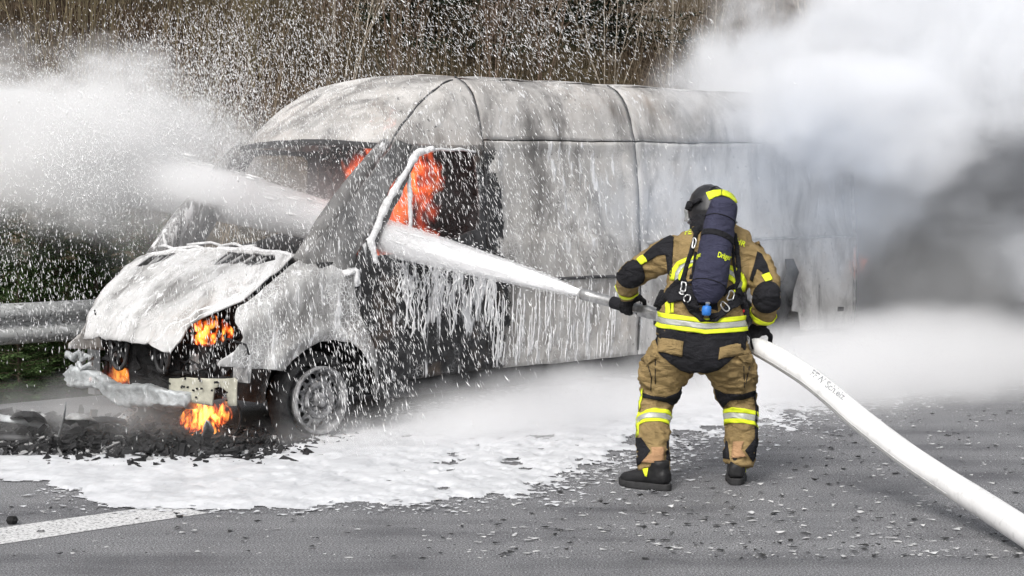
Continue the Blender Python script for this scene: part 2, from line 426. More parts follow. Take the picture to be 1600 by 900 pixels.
# ------------------------------------------------------------------ vegetation on the embankment
def m_leafy(name, a, b, sc=3):
    t = NT(name); v = t.coord(); n = t.noise(v, sc, 4)
    inf = t.new('ShaderNodeObjectInfo'); 
    c = t.ramp(t.math('ADD', t.math('MULTIPLY', n, .8), t.math('MULTIPLY', inf.outputs['Random'], .2)), [(.3, a), (.7, b)])
    t.set(c, .8, 0, .2); return t.m
M['needle'] = m_leafy('spruce_needles', (.04, .075, .028), (.12, .19, .065), 6)
M['needle_dark'] = m_leafy('dark_needles', (.008, .014, .008), (.022, .034, .018))
M['bark'] = simple('bark', (.13, .10, .075), .9, 0, .4, 12)
M['twig_olive'] = simple('olive_twig', (.23, .19, .115), .9, 0, .4, 2)
M['twig_brown'] = simple('brown_twig', (.19, .135, .10), .9, 0, .4, 2)
M['twig_pale'] = simple('pale_twig', (.42, .37, .30), .9, 0, .35, 2)
def prism(V, Fc, p, q, r0, r1):
    d = (q-p); 
    if d.length < 1e-5: return
    d.normalize(); a = d.orthogonal().normalized(); b_ = d.cross(a); k = len(V)
    for c, r in ((p, r0), (q, r1)):
        for j in range(3):
            th = j*2.0944; V.append(c+a*(r*math.cos(th))+b_*(r*math.sin(th)))
    for j in range(3):
        j2 = (j+1) % 3; Fc.append((k+j, k+j2, k+3+j2)); Fc.append((k+j, k+3+j2, k+3+j))
def bare_shrub_mesh(seed, h, nst, spread, up=.35, dens=1.0):
    rr = random.Random(seed); V = []; Fc = []
    def grow(p, d, L, r, depth):
        n = 4 if depth == 0 else 3; seg = L/n
        for i in range(n):
            d = (d+Vector((rr.gauss(0, .10), rr.gauss(0, .10), rr.gauss(.03, .06)))).normalized(); q = p+d*seg
            r1 = r*.80; prism(V, Fc, p, q, r, r1)
            if depth < 3 and (i > 0 or depth > 0):
                for _ in range(2 if rr.random() < .75*dens else 1):
                    sd_2 = Vector((rr.gauss(0, 1), rr.gauss(0, 1), rr.gauss(0, .4))); sd_2 = (sd_2-d*sd_2.dot(d)).normalized()
                    nd = (d*.8+sd_2*rr.uniform(.35, .75)+Vector((0, 0, up*.3))).normalized()
                    grow(q, nd, L*rr.uniform(.38, .62), r1*.6, depth+1)
            p, r = q, r1
    for i in range(nst):
        a = rr.random()*6.28; t_ = rr.random()*spread
        d = Vector((math.cos(a)*t_, math.sin(a)*t_, 1)).normalized()
        grow(Vector((math.cos(a)*.15, math.sin(a)*.15, -.1)), d, h*rr.uniform(.6, 1), rr.uniform(.009, .020), 0)
    return V, Fc
def meshdata(name, V, Fc, mat):
    o = bulk(name, [tuple(v) for v in V], Fc, mat); me = o.data; bpy.data.objects.remove(o); return me
shrub_lib = {}
for key, mat, par in (('olive', 'twig_olive', (3.2, 7, .22)), ('brown', 'twig_brown', (2.8, 7, .35)), ('pale', 'twig_pale', (3.4, 6, .55))):
    shrub_lib[key] = [meshdata('bare_shrub', *bare_shrub_mesh(100+i*7+hash(key[0]) % 1 + ord(key[0]), *par), M[mat]) for i in range(4)]
def hill_at(x, ypx):
    """first point of the hillside seen through image height ypx in column x"""
    r = ray(x, ypx); o = Vector((0, 0, H))
    for k in range(600):
        p = o+r*(14+k*.06); s, t = st(p)
        if t > EDGE+.2 and p.z <= hillz(s, t): return p
    return o+r*30
lab = {'olive': 'olive-brown leafless bush on the slope at the upper left', 'brown': 'dark brown leafless bush on the slope above the van', 'pale': 'pale branching leafless bush on the slope above the van roof'}
rv = random.Random(21)
rows_ = [(150, 1), (105, 1), (62, 1), (28, 1), (0, 1)]
for j, (yy, _) in enumerate(rows_):
    n = 15
    for i in range(n):
        x = -60+i*(1720/n)+rv.uniform(-45, 45)
        key = 'olive' if x < 430 else ('brown' if x < 880 else ('pale' if rv.random() < .55 else 'brown'))
        if x > 430 and x < 880 and rv.random() < .2: key = 'pale'
        p = hill_at(x, yy+rv.uniform(-18, 18))
        o = bpy.data.objects.new('bare_shrub', rv.choice(shrub_lib[key])); COL.objects.link(o)
        o.location = p; o.rotation_euler = (0, 0, rv.random()*6.28); sc_ = rv.uniform(.55, .95); o.scale = (sc_, sc_, sc_*rv.uniform(.9, 1.2))
        tag(o, lab[key], 'bush', lab[key].replace('bush', 'bushes'))
# undergrowth that reads as one mass: fine upright stalks
rs = np.random.RandomState(3); V = []; Fc = []; n = 0
for i in range(9000):
    s = rs.uniform(-22, 26); t = EDGE+2.4+rs.rand()**.8*12; p = road_pt(s, t, hillz(s, t)-.05)
    L = rs.uniform(.5, 1.7); d = Vector((rs.randn()*.22, rs.randn()*.22, 1)); q = p+d*L*.5; q2 = q+(d+Vector((rs.randn()*.2, rs.randn()*.2, 0)))*L*.5
    r = rs.uniform(.004, .010); prism(V, Fc, p, q, r, r*.7); prism(V, Fc, q, q2, r*.7, r*.3)
M['stalk'] = simple('dry_stalks', (.20, .155, .105), .95, 0, .7, .35)
bulk('undergrowth', [tuple(v) for v in V], Fc, M['stalk'], kind='stuff', label='dense dry brown stalks covering the embankment', cat='undergrowth')
# spruces
def spruce_mesh(seed, h, r0, levels, nb, twigs, needle=.03, start=.05):
    rr = random.Random(seed); V = []; Fc = []; T = []; TF = []
    prism(T, TF, Vector((0, 0, -.2)), Vector((0, 0, h)), .02*h+.01, .004)
    for L in range(levels):
        f = L/levels; z = h*(start+(1-start)*f); bl = r0*(1-f)**.85+.06*h*.3
        for k in range(nb):
            a = rr.random()*6.28; ln = bl*rr.uniform(.75, 1.15); up = .15+.75*f
            d = Vector((math.cos(a), math.sin(a), up-.2)).normalized(); p = Vector((0, 0, z+rr.uniform(-.03, .03)*h))
            side = d.cross(Vector((0, 0, 1))).normalized(); nn = max(3, int(ln/(needle*1.0)))
            for i in range(nn):
                c = p+d*(ln*(i+1)/nn)+Vector((0, 0, -.25*ln*(i/nn)*(1-i/nn)))
                tl = (ln*(1-i/nn)*.42+needle)*rr.uniform(.7, 1.1)
                for sg in (-1, 1):
                    td = (side*sg+d*.8+Vector((0, 0, rr.uniform(-.25, .25)))).normalized()
                    m_ = max(1, int(tl/needle))
                    for q in range(m_):
                        c2 = c+td*(tl*q/m_); 
                        for w_ in range(twigs):
                            nd = (td+Vector((rr.gauss(0, .5), rr.gauss(0, .5), rr.gauss(.1, .45)))).normalized()*needle*rr.uniform(.9, 1.6)
                            s2 = nd.orthogonal().normalized()*needle*.13; b0 = len(V)
                            V.extend((c2-s2, c2+s2, c2+nd)); Fc.append((b0, b0+1, b0+2))
            prism(T, TF, p, p+d*ln*.95, .006*h*.6+.002, .001)
    return meshdata('crown', V, Fc, M['needle']), meshdata('trunk', T, TF, M['bark'])
young = [spruce_mesh(5+i, 1.5, .62, 15, 8, 2, .034) for i in range(3)]
print('spruce tris', [len(y[0].polygons) for y in young])
def place_spruce(lib, p, sc, rz, label, group, mat=None, grp=None):
    root = empty('spruce_tree', p, rz, label=label, cat='tree', group=group)
    for nm, me in (('crown', lib[0]), ('trunk', lib[1])):
        o = bpy.data.objects.new(nm, me); COL.objects.link(o); o.parent = root; o.scale = (sc, sc, sc)
    return root
sp_pos = [(-70, .9, 1.1), (-15, 1.6, 1.25), (28, .75, .85), (62, 1.3, 1.2), (105, .8, .8), (150, 1.5, 1.15), (190, .9, .8), (235, 1.7, 1.1), (0, 2.4, 1.3), (90, 2.5, 1.35), (170, 2.6, 1.3), (270, 2.3, 1.1), (330, 1.5, .9)]
for i, (x, u, sc_) in enumerate(sp_pos):
    d = ray(x, 450); o0 = Vector((0, 0, 0)); t_ = EDGE+u
    # march along column x until lateral = t_
    best_ = min((abs(st(Vector((d.x/d.y*Y, Y, 0)))[1]-t_), Y) for Y in np.linspace(12, 30, 400)); Y = best_[1]
    s, t = st(Vector((d.x/d.y*Y, Y, 0))); p = road_pt(s, t, hillz(s, t))
    place_spruce(young[i % 3], p, sc_*.95, rv.random()*6.28, 'young dark green spruce behind the guardrail at the left', 'young spruces behind the guardrail')
big = [spruce_mesh(55+i, 7, 2.0, 20, 8, 1, .13, .03) for i in range(1)]
bm_ = big[0][0]; bm_.materials[0] = M['needle_dark']
for (x, y_, sc_, lb) in ((655, 62, 1.0, 'tall dark spruce on the slope above the van windscreen'), (925, 70, .9, 'tall dark spruce on the slope above the van roof joint')):
    place_spruce(big[0], hill_at(x, y_), sc_, rv.random()*6, lb, None)
# pale slender trunk
V = []; Fc = []
def birch(seed, h):
    rr = random.Random(seed); V = []; Fc = []; p = Vector((0, 0, -.2)); r = .045
    for i in range(14):
        q = p+Vector((rr.gauss(0, .02), rr.gauss(0, .02), h/14)); prism(V, Fc, p, q, r, r*.93)
        if i > 3:
            for k in range(3):
                a = rr.random()*6.28; d = Vector((math.cos(a), math.sin(a), .15)); a_ = q; rd = r*.3
                for m_ in range(5):
                    b_ = a_+d*.22; prism(V, Fc, a_, b_, rd, rd*.7); d = (d+Vector((rr.gauss(0, .1), rr.gauss(0, .1), -.12))); a_ = b_; rd *= .7
        p = q; r *= .93
    return V, Fc
for (x, yb, lb) in ((520, 95, 'slender pale birch trunk on the slope left of the dark spruce'), (1045, 105, 'slender pale birch trunk above the rear half of the van roof')):
    root = empty('birch_tree', hill_at(x, yb), 0, label=lb, cat='tree')
    me = meshdata('trunk', *birch(int(x), 4.5), M['twig_pale']); o = bpy.data.objects.new('trunk', me); COL.objects.link(o); o.parent = root
# ------------------------------------------------------------------ the burning van (x forward, y left, z up; front axle at x = 0)
van = empty('delivery_van', (VX, VY, 0), YAW+math.pi, label='burnt-out high-roof panel van covered in ash and foam, flames in its cab', cat='van')
PZ = [.10, .25, .35, .7, 1.1, 1.3, 1.6, 1.95, 2.03, 2.2, 2.22, 2.32, 2.40, 2.45, 2.47]
PY = [.90, .93, .96, .985, .99, .975, .96, .925, .91, .87, .862, .82, .75, .66, .60]
def prof(z): return float(np.interp(z, PZ, PY))
def crumple(p, a=.006, s=3.0):
    n = mnoise.noise_vector(Vector(p)*s); n2 = mnoise.noise_vector(Vector(p)*s*2.7)
    return Vector(p)+n*a+n2*a*.5
def sheet(outline, holes, mapf, name, mat, parent, step=.04, thick=.008, rag=0, **k):
    """flat outline (a,b) with holes -> cut into a fine net -> bent by mapf(a,b) -> thickened"""
    bm = bmesh.new()
    def loop(pts):
        vs = [bm.verts.new((a, b_, 0)) for a, b_ in pts]
        return [bm.edges.new((vs[i], vs[(i+1) % len(vs)])) for i in range(len(vs))]
    E = loop(outline)
    for h_ in holes: E += loop(h_)
    bmesh.ops.triangle_fill(bm, use_beauty=True, use_dissolve=False, edges=E)
    A = [p[0] for p in outline]; B = [p[1] for p in outline]
    for lo, hi, ax in ((min(A), max(A), 0), (min(B), max(B), 1)):
        n = max(1, int((hi-lo)/step))
        for i in range(1, n):
            c = [0, 0, 0]; c[ax] = lo+(hi-lo)*i/n; no = [0, 0, 0]; no[ax] = 1
            bmesh.ops.bisect_plane(bm, geom=bm.verts[:]+bm.edges[:]+bm.faces[:], plane_co=c, plane_no=no)
    bd = set()
    if rag:
        for v in bm.verts:
            if v.is_boundary: bd.add(v)
    for v in bm.verts:
        a, b_ = v.co.x, v.co.y
        if v in bd:
            n = mnoise.noise_vector(Vector((a*14, b_*14, 3))); a += n.x*rag; b_ += n.y*rag
        v.co = mapf(a, b_)
    bmesh.ops.recalc_face_normals(bm, faces=bm.faces[:])
    me = bpy.data.meshes.new(name); bm.to_mesh(me); bm.free()
    me.materials.append(mat); me.polygons.foreach_set('use_smooth', [True]*len(me.polygons))
    o = bpy.data.objects.new(name, me); COL.objects.link(o); o.parent = parent
    if thick:
        md = o.modifiers.new('th', 'SOLIDIFY'); md.thickness = thick; md.offset = 0
    return tag(o, **k)
def arc(cx, cz, r, a0, a1, n=14, rz=None):
    rz = rz or r
    return [(cx+r*math.cos(math.radians(a0+(a1-a0)*i/n)), cz+rz*math.sin(math.radians(a0+(a1-a0)*i/n))) for i in range(n+1)]
def rrect(x0, x1, z0, z1, r=.06):
    return arc(x1-r, z1-r, r, 0, 90, 4)+arc(x0+r, z1-r, r, 90, 180, 4)+arc(x0+r, z0+r, r, 180, 270, 4)+arc(x1-r, z0+r, r, 270, 360, 4)
def smooth01(x): x = max(0, min(1, x)); return x*x*(3-2*x)
def recess(x, z, x0, x1, z0, z1, d=.014, e=.03):
    q = min(smooth01((x-x0)/e), smooth01((x1-x)/e), smooth01((z-z0)/e), smooth01((z1-z)/e)); return -d*q
def front_taper(x):
    return 1.0 if x < -.35 else 1-.10*((x+.35)/1.2)**1.6
def sidemap(sgn, extra=None, am=.006):
    def f(a, b_):
        y = prof(b_)*front_taper(a)
        if extra: y += extra(a, b_)
        y += .007*math.exp(-((b_-2.02)/.018)**2) - .006*math.exp(-((b_-2.21)/.015)**2) + .008*math.exp(-((b_-.98)/.02)**2)*(1 if a < -1.5 else 0)
        return crumple((a, sgn*y, b_), am)
    return f
S = -1.51; S2 = -3.14; S3 = -6.0
def side_panels(sg):
    def rc(x, z): return recess(x, z, -3.05, -1.66, 1.28, 1.95, .024, .022)+recess(x, z, -3.0, -1.7, .48, .9, .016, .022)
    sheet([(S-.006, .36), (S-.006, 1.99), (S2+.006, 2.01), (S2+.006, .36)], [], sidemap(sg, rc, .008), 'sliding_door', M['skin'], van, .035)
    def rc2(x, z): return recess(x, z, -4.5, -3.24, 1.28, 1.95, .024, .022)+recess(x, z, -5.85, -4.62, 1.30, 1.95, .024, .022)+.028*math.exp(-((z-1.235)/.022)**2)*(1 if x < -4.62 else 0)
    # rear quarter with its wheel arch, torn and curled behind the wheel
    o = [(S2-.006, .36), (S2-.006, 2.01), (S3, 2.03), (S3, .42), (-5.2, .44), (-5.16, .62), (-5.06, .66), (-5.09, .80), (-4.99, .88), (-4.9, .80), (-4.86, .66)]+arc(-4.325, .30, .46, 40, 180, 14)+[(-3.9, .34)]
    o = [(S2-.006, .36), (S2-.006, 2.01), (S3, 2.03), (S3, .42), (-5.25, .44), (-5.2, .60), (-5.10, .62), (-5.13, .80), (-5.04, .88), (-4.97, .80), (-4.93, .62), (-4.86, .55)]+[(-4.325-.46*math.cos(math.radians(a)), .30+.46*math.sin(math.radians(a))) for a in range(28, 181, 10)]+[(-3.86, .34)]
    sheet(o, [], sidemap(sg, rc2, .012), 'rear_quarter_panel', M['rearskin'], van, .045, rag=.012)
    # upper wall bands, front and rear of the roof joint
    sheet([(S-.005, 2.0), (S-.005, 2.44), (S2+.005, 2.455), (S2+.005, 2.02)], [], sidemap(sg, None, .01), 'upper_wall_panel', M['roofskin'], van, .04)
    sheet([(S2-.005, 2.02), (S2-.005, 2.455), (S3, 2.46), (S3, 2.04)], [], sidemap(sg, None, .012), 'upper_wall_panel', M['roofskin'], van, .06)
for sg in (1, -1): side_panels(sg)
# roof skin with pressed ribs
def roofmap(a, b_):
    z = 2.45+.035*(1-(b_/.70)**2)+.008*math.cos(a*9.0)
    return crumple((a, b_, z), .012)
for x0, x1 in ((S-.004, S2+.004), (S2-.004, S3)):
    sheet([(x0, -.665), (x0, .665), (x1, .665), (x1, -.665)], [], roofmap, 'roof', M['roofskin'], van, .07)
# dark body-joint grooves: thin strips of melted sealant that stand in the gaps
for x in (S, S2):
    for sg in (1, -1):
        b = MB(); b.tube([(x, sg*(prof(z)+.004), z) for z in np.linspace(.4, 2.46, 40)], .0055, 6); b.build('seam', M['sooty'], van)
# ---- cab: roof cap from windscreen header up to the roof joint
def lerp(a, b_, t): return a+(b_-a)*t
RS = [(.93, 1.93), (.915, 2.0), (.885, 2.12), (.862, 2.22), (.82, 2.32), (.755, 2.40), (.665, 2.445), (.45, 2.465), (.22, 2.48), (0, 2.485)]
def cap_rows(nv=26):
    us = []
    for y, z in RS: us.append((y, z))
    us = us+[(-y, z) for y, z in reversed(RS[:-1])]
    # resample
    P = [Vector((0, y, z)) for y, z in us]; L = [0]
    for i in range(1, len(P)): L.append(L[-1]+(P[i]-P[i-1]).length)
    nu = 72; rows = []
    ss = [L[-1]*k/nu for k in range(nu+1)]
    rear = [(float(np.interp(s, L, [p.y for p in P])), float(np.interp(s, L, [p.z for p in P]))) for s in ss]
    for i in range(nv+1):
        v = i/nv; row = []
        for k, (ry, rz) in enumerate(rear):
            q = k/nu*2-1; aq = abs(q)                            # -1 left .. 1 right
            # header line: wraps round the corner at aq ~ .72
            if aq > .66:
                w_ = (aq-.66)/.34; hx = lerp(-.70, -1.49, w_**1.25*.62 if False else w_); hy = lerp(.83, .925, w_**.6); hz = 1.955-.02*w_
            else:
                w_ = aq/.66; hx = -.48-.22*w_**2.2; hy = .83*w_; hz = 1.985-.03*w_**2
            hy *= -1 if q > 0 else 1
            e = 1-(1-v)**1.75
            x = lerp(hx, S+.006, v); y = lerp(hy, ry, e**.8); z = lerp(hz, rz, e)
            row.append(crumple((x, y, z), .010, 2.5))
        rows.append(row)
    return rows
rows = cap_rows()
# split it at the drip seam that climbs from the screen corner: side panels and the front cap
b = MB(); b.rings(rows, close=False); capo = b.build('cab_roof', M['capskin'] if 'capskin' in M else M['roofskin'], van)
md = capo.modifiers.new('th', 'SOLIDIFY'); md.thickness = .008; md.offset = -1
for sgn, kk in ((1, 12), (-1, 60)):
    b = MB(); pts = []
    for i, row in enumerate(rows[:-2]):
        kf = kk+sgn*i*.18; k = int(kf); p = row[k].lerp(row[k+1], kf-k); n = Vector((.3, .75*sgn, .6)).normalized(); pts.append(p+n*.008)
    b.tube([crumple(p, .006, 9) for p in pts], [.006+.010*abs(mnoise.noise(p*11)) for p in pts], 6); b.build('roof_gutter', M['sooty'], van)
# header strip of the windscreen
b = MB(); hd = [rows[0][k]+Vector((.008, 0, -.012)) for k in range(12, 61)]; b.tube(hd, .022, 8); b.build('windscreen_header', M['charred'], van)
# ---- A pillars, thick and scorched, foam along the inner edge
def pillar(sg):
    foot = Vector((.06, sg*.845, 1.14)); top = Vector((-.70, sg*.815, 1.965)); b = MB()
    rws = []
    for i in range(15):
        t = i/14; c = foot.lerp(top, t)+Vector((.03*math.sin(t*3.1), 0, .02*math.sin(t*3.1))); wd = lerp(.095, .045, t); dp = lerp(.07, .04, t)
        ax = (top-foot).normalized(); nx = Vector((ax.z, 0, -ax.x)).normalized(); ny = Vector((0, 1, 0))
        ring = []
        for a in range(10):
            th = a/10*2*math.pi; ring.append(crumple(c+nx*math.cos(th)*wd+ny*math.sin(th)*dp, .006, 6))
        rws.append(ring)
    b.rings(rws); b.build('windscreen_pillar', M['pillar'], van)
M['pillar'] = m_skin('scorched_pillar', .7, .52, ((.025, .025, .025), (.07, .07, .07), (.22, .22, .22)), .7, 0)
for sg in (1, -1): pillar(sg)
for sg in (1, -1):
    def pmap(a, q):
        y = prof(q)*front_taper(a)-.012; return crumple((a, sg*(y-.10*max(0, a+.9-(1.93-q)*1.0+.0)*0-.05*max(0, (a+.25)/.3)), q), .012, 5)
    sheet([(-.28, 1.10), (-.30, 1.22), (-.845, 1.945), (-.70, 1.985), (-.50, 1.80), (.08, 1.22), (.10, 1.12)], [], pmap, 'pillar_panel', M['pillar'], van, .035, .01)
# ---- front doors
def door(sg):
    out = [(-.50, .34), (-.44, .62), (-.30, .85), (-.255, 1.10), (-.30, 1.22), (-.845, 1.945), (-1.495, 1.955), (-1.498, .36)]
    win = [(-.445, 1.20), (-.44, 1.24), (-.885, 1.885), (-.95, 1.905), (-1.37, 1.905), (-1.42, 1.87), (-1.425, 1.40), (-1.39, 1.36), (-.9, 1.24)]
    def rc(x, z): return recess(x, z, -1.44, -.48, .5, .95, .012, .05)
    d = sheet(out, [win], sidemap(sg, rc, .012), 'front_door', M['skin'] if sg > 0 else M['charred'], van, .03, .02, rag=.004)
    # foam crusted window frame and the bar of the fixed quarter light
    def mp(x, z, off=.01): return Vector((x, sg*(prof(z)*front_taper(x)+off), z))
    if sg > 0:
        def crust(pts, r, name):
            b = MB(); dense = []
            for i in range(len(pts)-1):
                for k in range(10): dense.append((lerp(pts[i][0], pts[i+1][0], k/10), lerp(pts[i][1], pts[i+1][1], k/10)))
            dense.append(pts[-1]); P = [crumple(mp(*p), .012, 9) for p in dense]
            b.tube(P, [r*(.65+.9*abs(mnoise.noise(p*13))) for p in P], 8); return b.build(name, M['foamline'], d)
        crust([(-.445, 1.16), (-.40, 1.30), (-.62, 1.63), (-.87, 1.90), (-1.02, 1.925)], .030, 'foam_crust')
        crust([(-.97, 1.92), (-1.30, 1.925), (-1.42, 1.91)], .012, 'foam_crust')
        b = MB(); P = [mp(lerp(-.80, -.78, i/20), lerp(1.88, 1.32, i/20), -.005) for i in range(21)]
        b.tube([crumple(p, .006, 12) for p in P], [.017*(.8+.7*abs(mnoise.noise(p*17))) for p in P], 8); b.build('quarter_light_bar', M['foamline'], d)
        # foam hanging in threads under the sill of the window
        rr = random.Random(4); b = MB()
        for i in range(120):
            x = -.62-rr.random()**.8*.95; z0 = lerp(1.12, 1.24, rr.random()) - .12*rr.random(); L = .05+.42*rr.random()**1.5*(1 if x < -.7 else .4); r = .0015+.0045*rr.random()**2
            n = 7; P = [Vector((x+.05*mnoise.noise(Vector((i*3.1, k*.45, 0))), sg*(prof(z0-L*k/n)+.013), z0-L*k/n)) for k in range(n+1)]
            b.tube(P, [r*(.5+.5*math.sin(k/n*2.6+.3)) + .002 + (.004 if k == n-1 else 0) for k in range(n+1)], 5)
        b.build('foam_runs', M['foamline'], d, kind='stuff')
        b = MB(); b.box((-.22, sg*.99, 1.10), (.10, .05, .035), Matrix.Rotation(.3, 3, 'Y'), jit=.008); b.box((-.27, sg*1.0, 1.06), (.03, .04, .11), jit=.01); b.build('mirror_stub', M['foamline'], d)
    return d
door(1); door(-1)
# foam threads on the side wall behind the door
rr = random.Random(14); b = MB()
for i in range(150):
    x = -1.55-rr.random()**1.2*1.3; z0 = .98-.5*rr.random(); L = .05+.3*rr.random()**2; r = .0015+.0035*rr.random()**2
    if z0-L < .36: L = max(.02, z0-.37)
    n = 6; P = [Vector((x+.015*mnoise.noise(Vector((i*3.1, k*.5, 5))), prof(z0-L*k/n)+.012, z0-L*k/n)) for k in range(n+1)]
    b.tube(P, [r*(.5+.5*math.sin(k/n*2.6+.3))+.0015 for k in range(n+1)], 5)
b.build('foam_runs', M['foamline'], van, kind='stuff')
for sg in (1, -1):
    b = MB(); b.tube([crumple((x, sg*(prof(.98)+.016), .985), .006, 5) for x in np.linspace(-1.56, -3.08, 30)], .012, 6); b.build('rubbing_strip', M['sooty'], van)
    b = MB(); b.tube([crumple((x, sg*(prof(1.235)+.030), 1.235), .004, 5) for x in np.linspace(-3.2, -5.98, 40)], .013, 6); b.build('door_rail', M['ash'], van)
    b = MB(); b.box((-1.42, sg*1.0, 1.06), (.13, .03, .035), jit=.005); b.build('door_handle', M['charred'], van)
    b = MB(); b.box((-1.62, sg*1.0, 1.10), (.035, .03, .14), jit=.005); b.build('door_handle', M['sooty'], van)
    for xx in (-3.35, -4.9, -5.8):
        b = MB(); b.box((xx, sg*(prof(.62)+.008), .60), (.09, .012, .035), jit=.004); b.build('marker_lamp', M['charred'], van)
# sill beam
for sg in (1, -1):
    b = MB(); rws = []
    for i in range(60):
        x = lerp(-.5, -3.85, i/59); rws.append([crumple(p, .012, 4) for p in ((x, sg*.93, .22), (x, sg*.95, .36), (x, sg*.90, .36), (x, sg*.87, .22))])
    b.rings(rws); b.build('sill', M['sooty'], van)
# ---- front wings
def wing(sg):
    o = [(-.27, 1.105), (-.10, 1.21), (.08, 1.205), (.20, 1.135), (.30, 1.075), (.42, .985), (.52, .915), (.575, .885), (.61, .80), (.60, .71), (.66, .63), (.765, .565), (.77, .535), (.62, .52), (.45, .50), (.30, .475)]
    o += [(.22, .54), (.12, .605), (.02, .645), (-.10, .655), (-.21, .63), (-.31, .57), (-.39, .48), (-.44, .39)]
    o += [(-.455, .345), (-.49, .36), (-.43, .62), (-.29, .85), (-.25, 1.09)]
    def rc(x, z):
        r = math.hypot(x, z-.275); tz = float(np.interp(x, [-.27, -.10, .08, .30, .52, .6], [1.105, 1.21, 1.205, 1.075, .915, .85])); return .035*math.exp(-((r-.44)/.045)**2)*(1 if z > .25 else 0)-.085*smooth01((z-tz+.13)/.13)*smooth01((x+.3)/.3)
    w_ = sheet(o, [], sidemap(sg, rc, .012), 'front_wing', M['wingskin'] if sg > 0 else M['skin'], van, .03, .006, rag=.006)
    return w_
M['wingskin'] = m_skin('foamy_wing', .9, .47, ((.14, .14, .14), (.30, .30, .295), (.58, .58, .58)), 1.0, 0)
for sg in (1, -1): wing(sg)
# scuttle between wing and door, far scuttle panel
b = MB()
for sg in (1, -1):
    b.box((-.16, sg*.86, 1.10), (.34, .16, .12), jit=.01)
b.box((.02, 0, 1.14), (.14, 1.6, .10), jit=.01); b.build('scuttle', M['charred'], van)
b = MB(); P = [Vector((.10+.03*math.sin(i), lerp(-.75, .55, i/12), 1.235+.012*math.sin(i*2.1))) for i in range(13)]
b.tube(P[:6], .012, 6); b.tube(P[7:12], .02, 6); b.tube([p+Vector((-.05, .1, .03)) for p in P[2:10]], .010, 6); b.build('wiper_linkage', M['foamline'], van)
# ---- bonnet, slumped, its left front corner melted to a tip; two vent openings at the back
def hoodmap(a, b_):
    # a: 0 rear..1 front, b: -1 right .. 1 left
    l = [(0, .10, .83, 1.215), (.25, .28, .81, 1.09), (.5, .50, .765, .93), (.62, .60, .68, .86), (.75, .68, .56, .79), (1.0, .80, .43, .615)]
    r = [(0, .14, -.86, 1.17), (.25, .33, -.86, 1.08), (.5, .50, -.83, .95), (.75, .66, -.78, .80), (1.0, .755, -.70, .63)]
    T = [q[0] for q in l]; Tr = [q[0] for q in r]
    A = Vector([float(np.interp(a, T, [q[j] for q in l])) for j in (1, 2, 3)])
    B = Vector([float(np.interp(a, Tr, [q[j] for q in r])) for j in (1, 2, 3)])
    p = B.lerp(A, (b_+1)/2); c = 1-b_*b_
    p.z += .05*c*(1-.35*a) ; p.x += .05*c*(a-.15)
    p.z += .012*math.exp(-((abs(b_)-.55)/.05)**2) - .05*max(0, a-.85)/.15*.4
    n = mnoise.noise(Vector((a*3, b_*3, 1))); n2 = mnoise.noise(Vector((a*8+b_*4, b_*7, 4)))
    p.z += .022*n+.012*n2; p.x += .01*n2
    return p
outl = [(0, -1), (0, 1), (.25, 1), (.5, 1), (.58, .98), (.70, .93), (.86, .96), (.93, 1.0), (1.03, .97), (1.05, .9), (1.0, .55), (1.0, -1), (.5, -1)]
vent1 = [(.05, .18), (.06, .80), (.10, .86), (.19, .72), (.22, .22)]
vent2 = [(.06, -.82), (.07, -.50), (.20, -.50), (.26, -.60), (.24, -.84)]
sheet(outl, [vent1, vent2], hoodmap, 'bonnet', M['hoodskin'], van, .045, .012, rag=.008)
for vt, qs, sl in ((vent1, (.25, .4, .55, .7), .05), (vent2, (-.75, -.68, -.6, -.53), -.02)):
    b = MB(); b.add([hoodmap(a, q)-Vector((0, 0, .05)) for a, q in vt], [(0, 1, 2, 3, 4)]); b.build('vent_grille', M['sooty'], van)
    for q in qs:
        b = MB(); b.tube([hoodmap(.06, q)-Vector((0, 0, .015)), hoodmap(.21, q-sl)-Vector((0, 0, .02))], .011, 5); b.build('grille_bar', M['ash'], van)
# rolled crease running forward over the bonnet
b = MB()
for (aa, bb, r) in (((.30, .97), (.98, .62), .012), ((.45, .9), (.9, .86), .008), ((.02, -.95), (.02, .95), .016)):
    P = [hoodmap(lerp(aa[0], bb[0], i/24), lerp(aa[1], bb[1], i/24)+.03*math.sin(i*.9))+Vector((0, 0, .004)) for i in range(25)]
    b.tube(P, [r*(.6+.4*math.sin(i*1.3)**2) for i in range(25)], 6)
b.build('bonnet_crease', M['foamline'], van)
# ---- bumper beam, twisted alloy box with a plate on its left end
b = MB(); rws = []
for i in range(110):
    t = i/109; y = lerp(-.98, .46, t); x = .70+.05*math.sin(t*3.1)+.02*math.sin(t*17); z = lerp(.335, .255, t)+.02*math.sin(t*9); hh = .062+.010*math.sin(t*11+1); dd = .05
    if t < .1: hh *= .5+5*t
    sq = lambda c_: math.copysign(abs(c_)**.45, c_); ring = [(x+dd*sq(math.cos(a))*(1-.35*(abs(math.sin(a)) < .3)), y, z+hh*sq(math.sin(a))) for a in [k*math.pi/10 for k in range(20)]]
    rws.append([crumple(crumple(p, .018, 3), .013, 19) for p in ring])
b.rings(rws); b.build('bumper_beam', M['blistered'], van)
b = MB(); 
def platemap(a, q): return crumple((.66+.02*math.sin(a*5), a, q), .012, 4)
sheet([(.20, .28), (.22, .40), (.45, .42), (.60, .43), (.87, .445), (.90, .43), (.90, .27), (.82, .26), (.80, .36), (.74, .385), (.68, .37), (.66, .25), (.40, .26)], [], platemap, 'bumper_bracket', M['beige'], van, .03, .01)
b = MB()
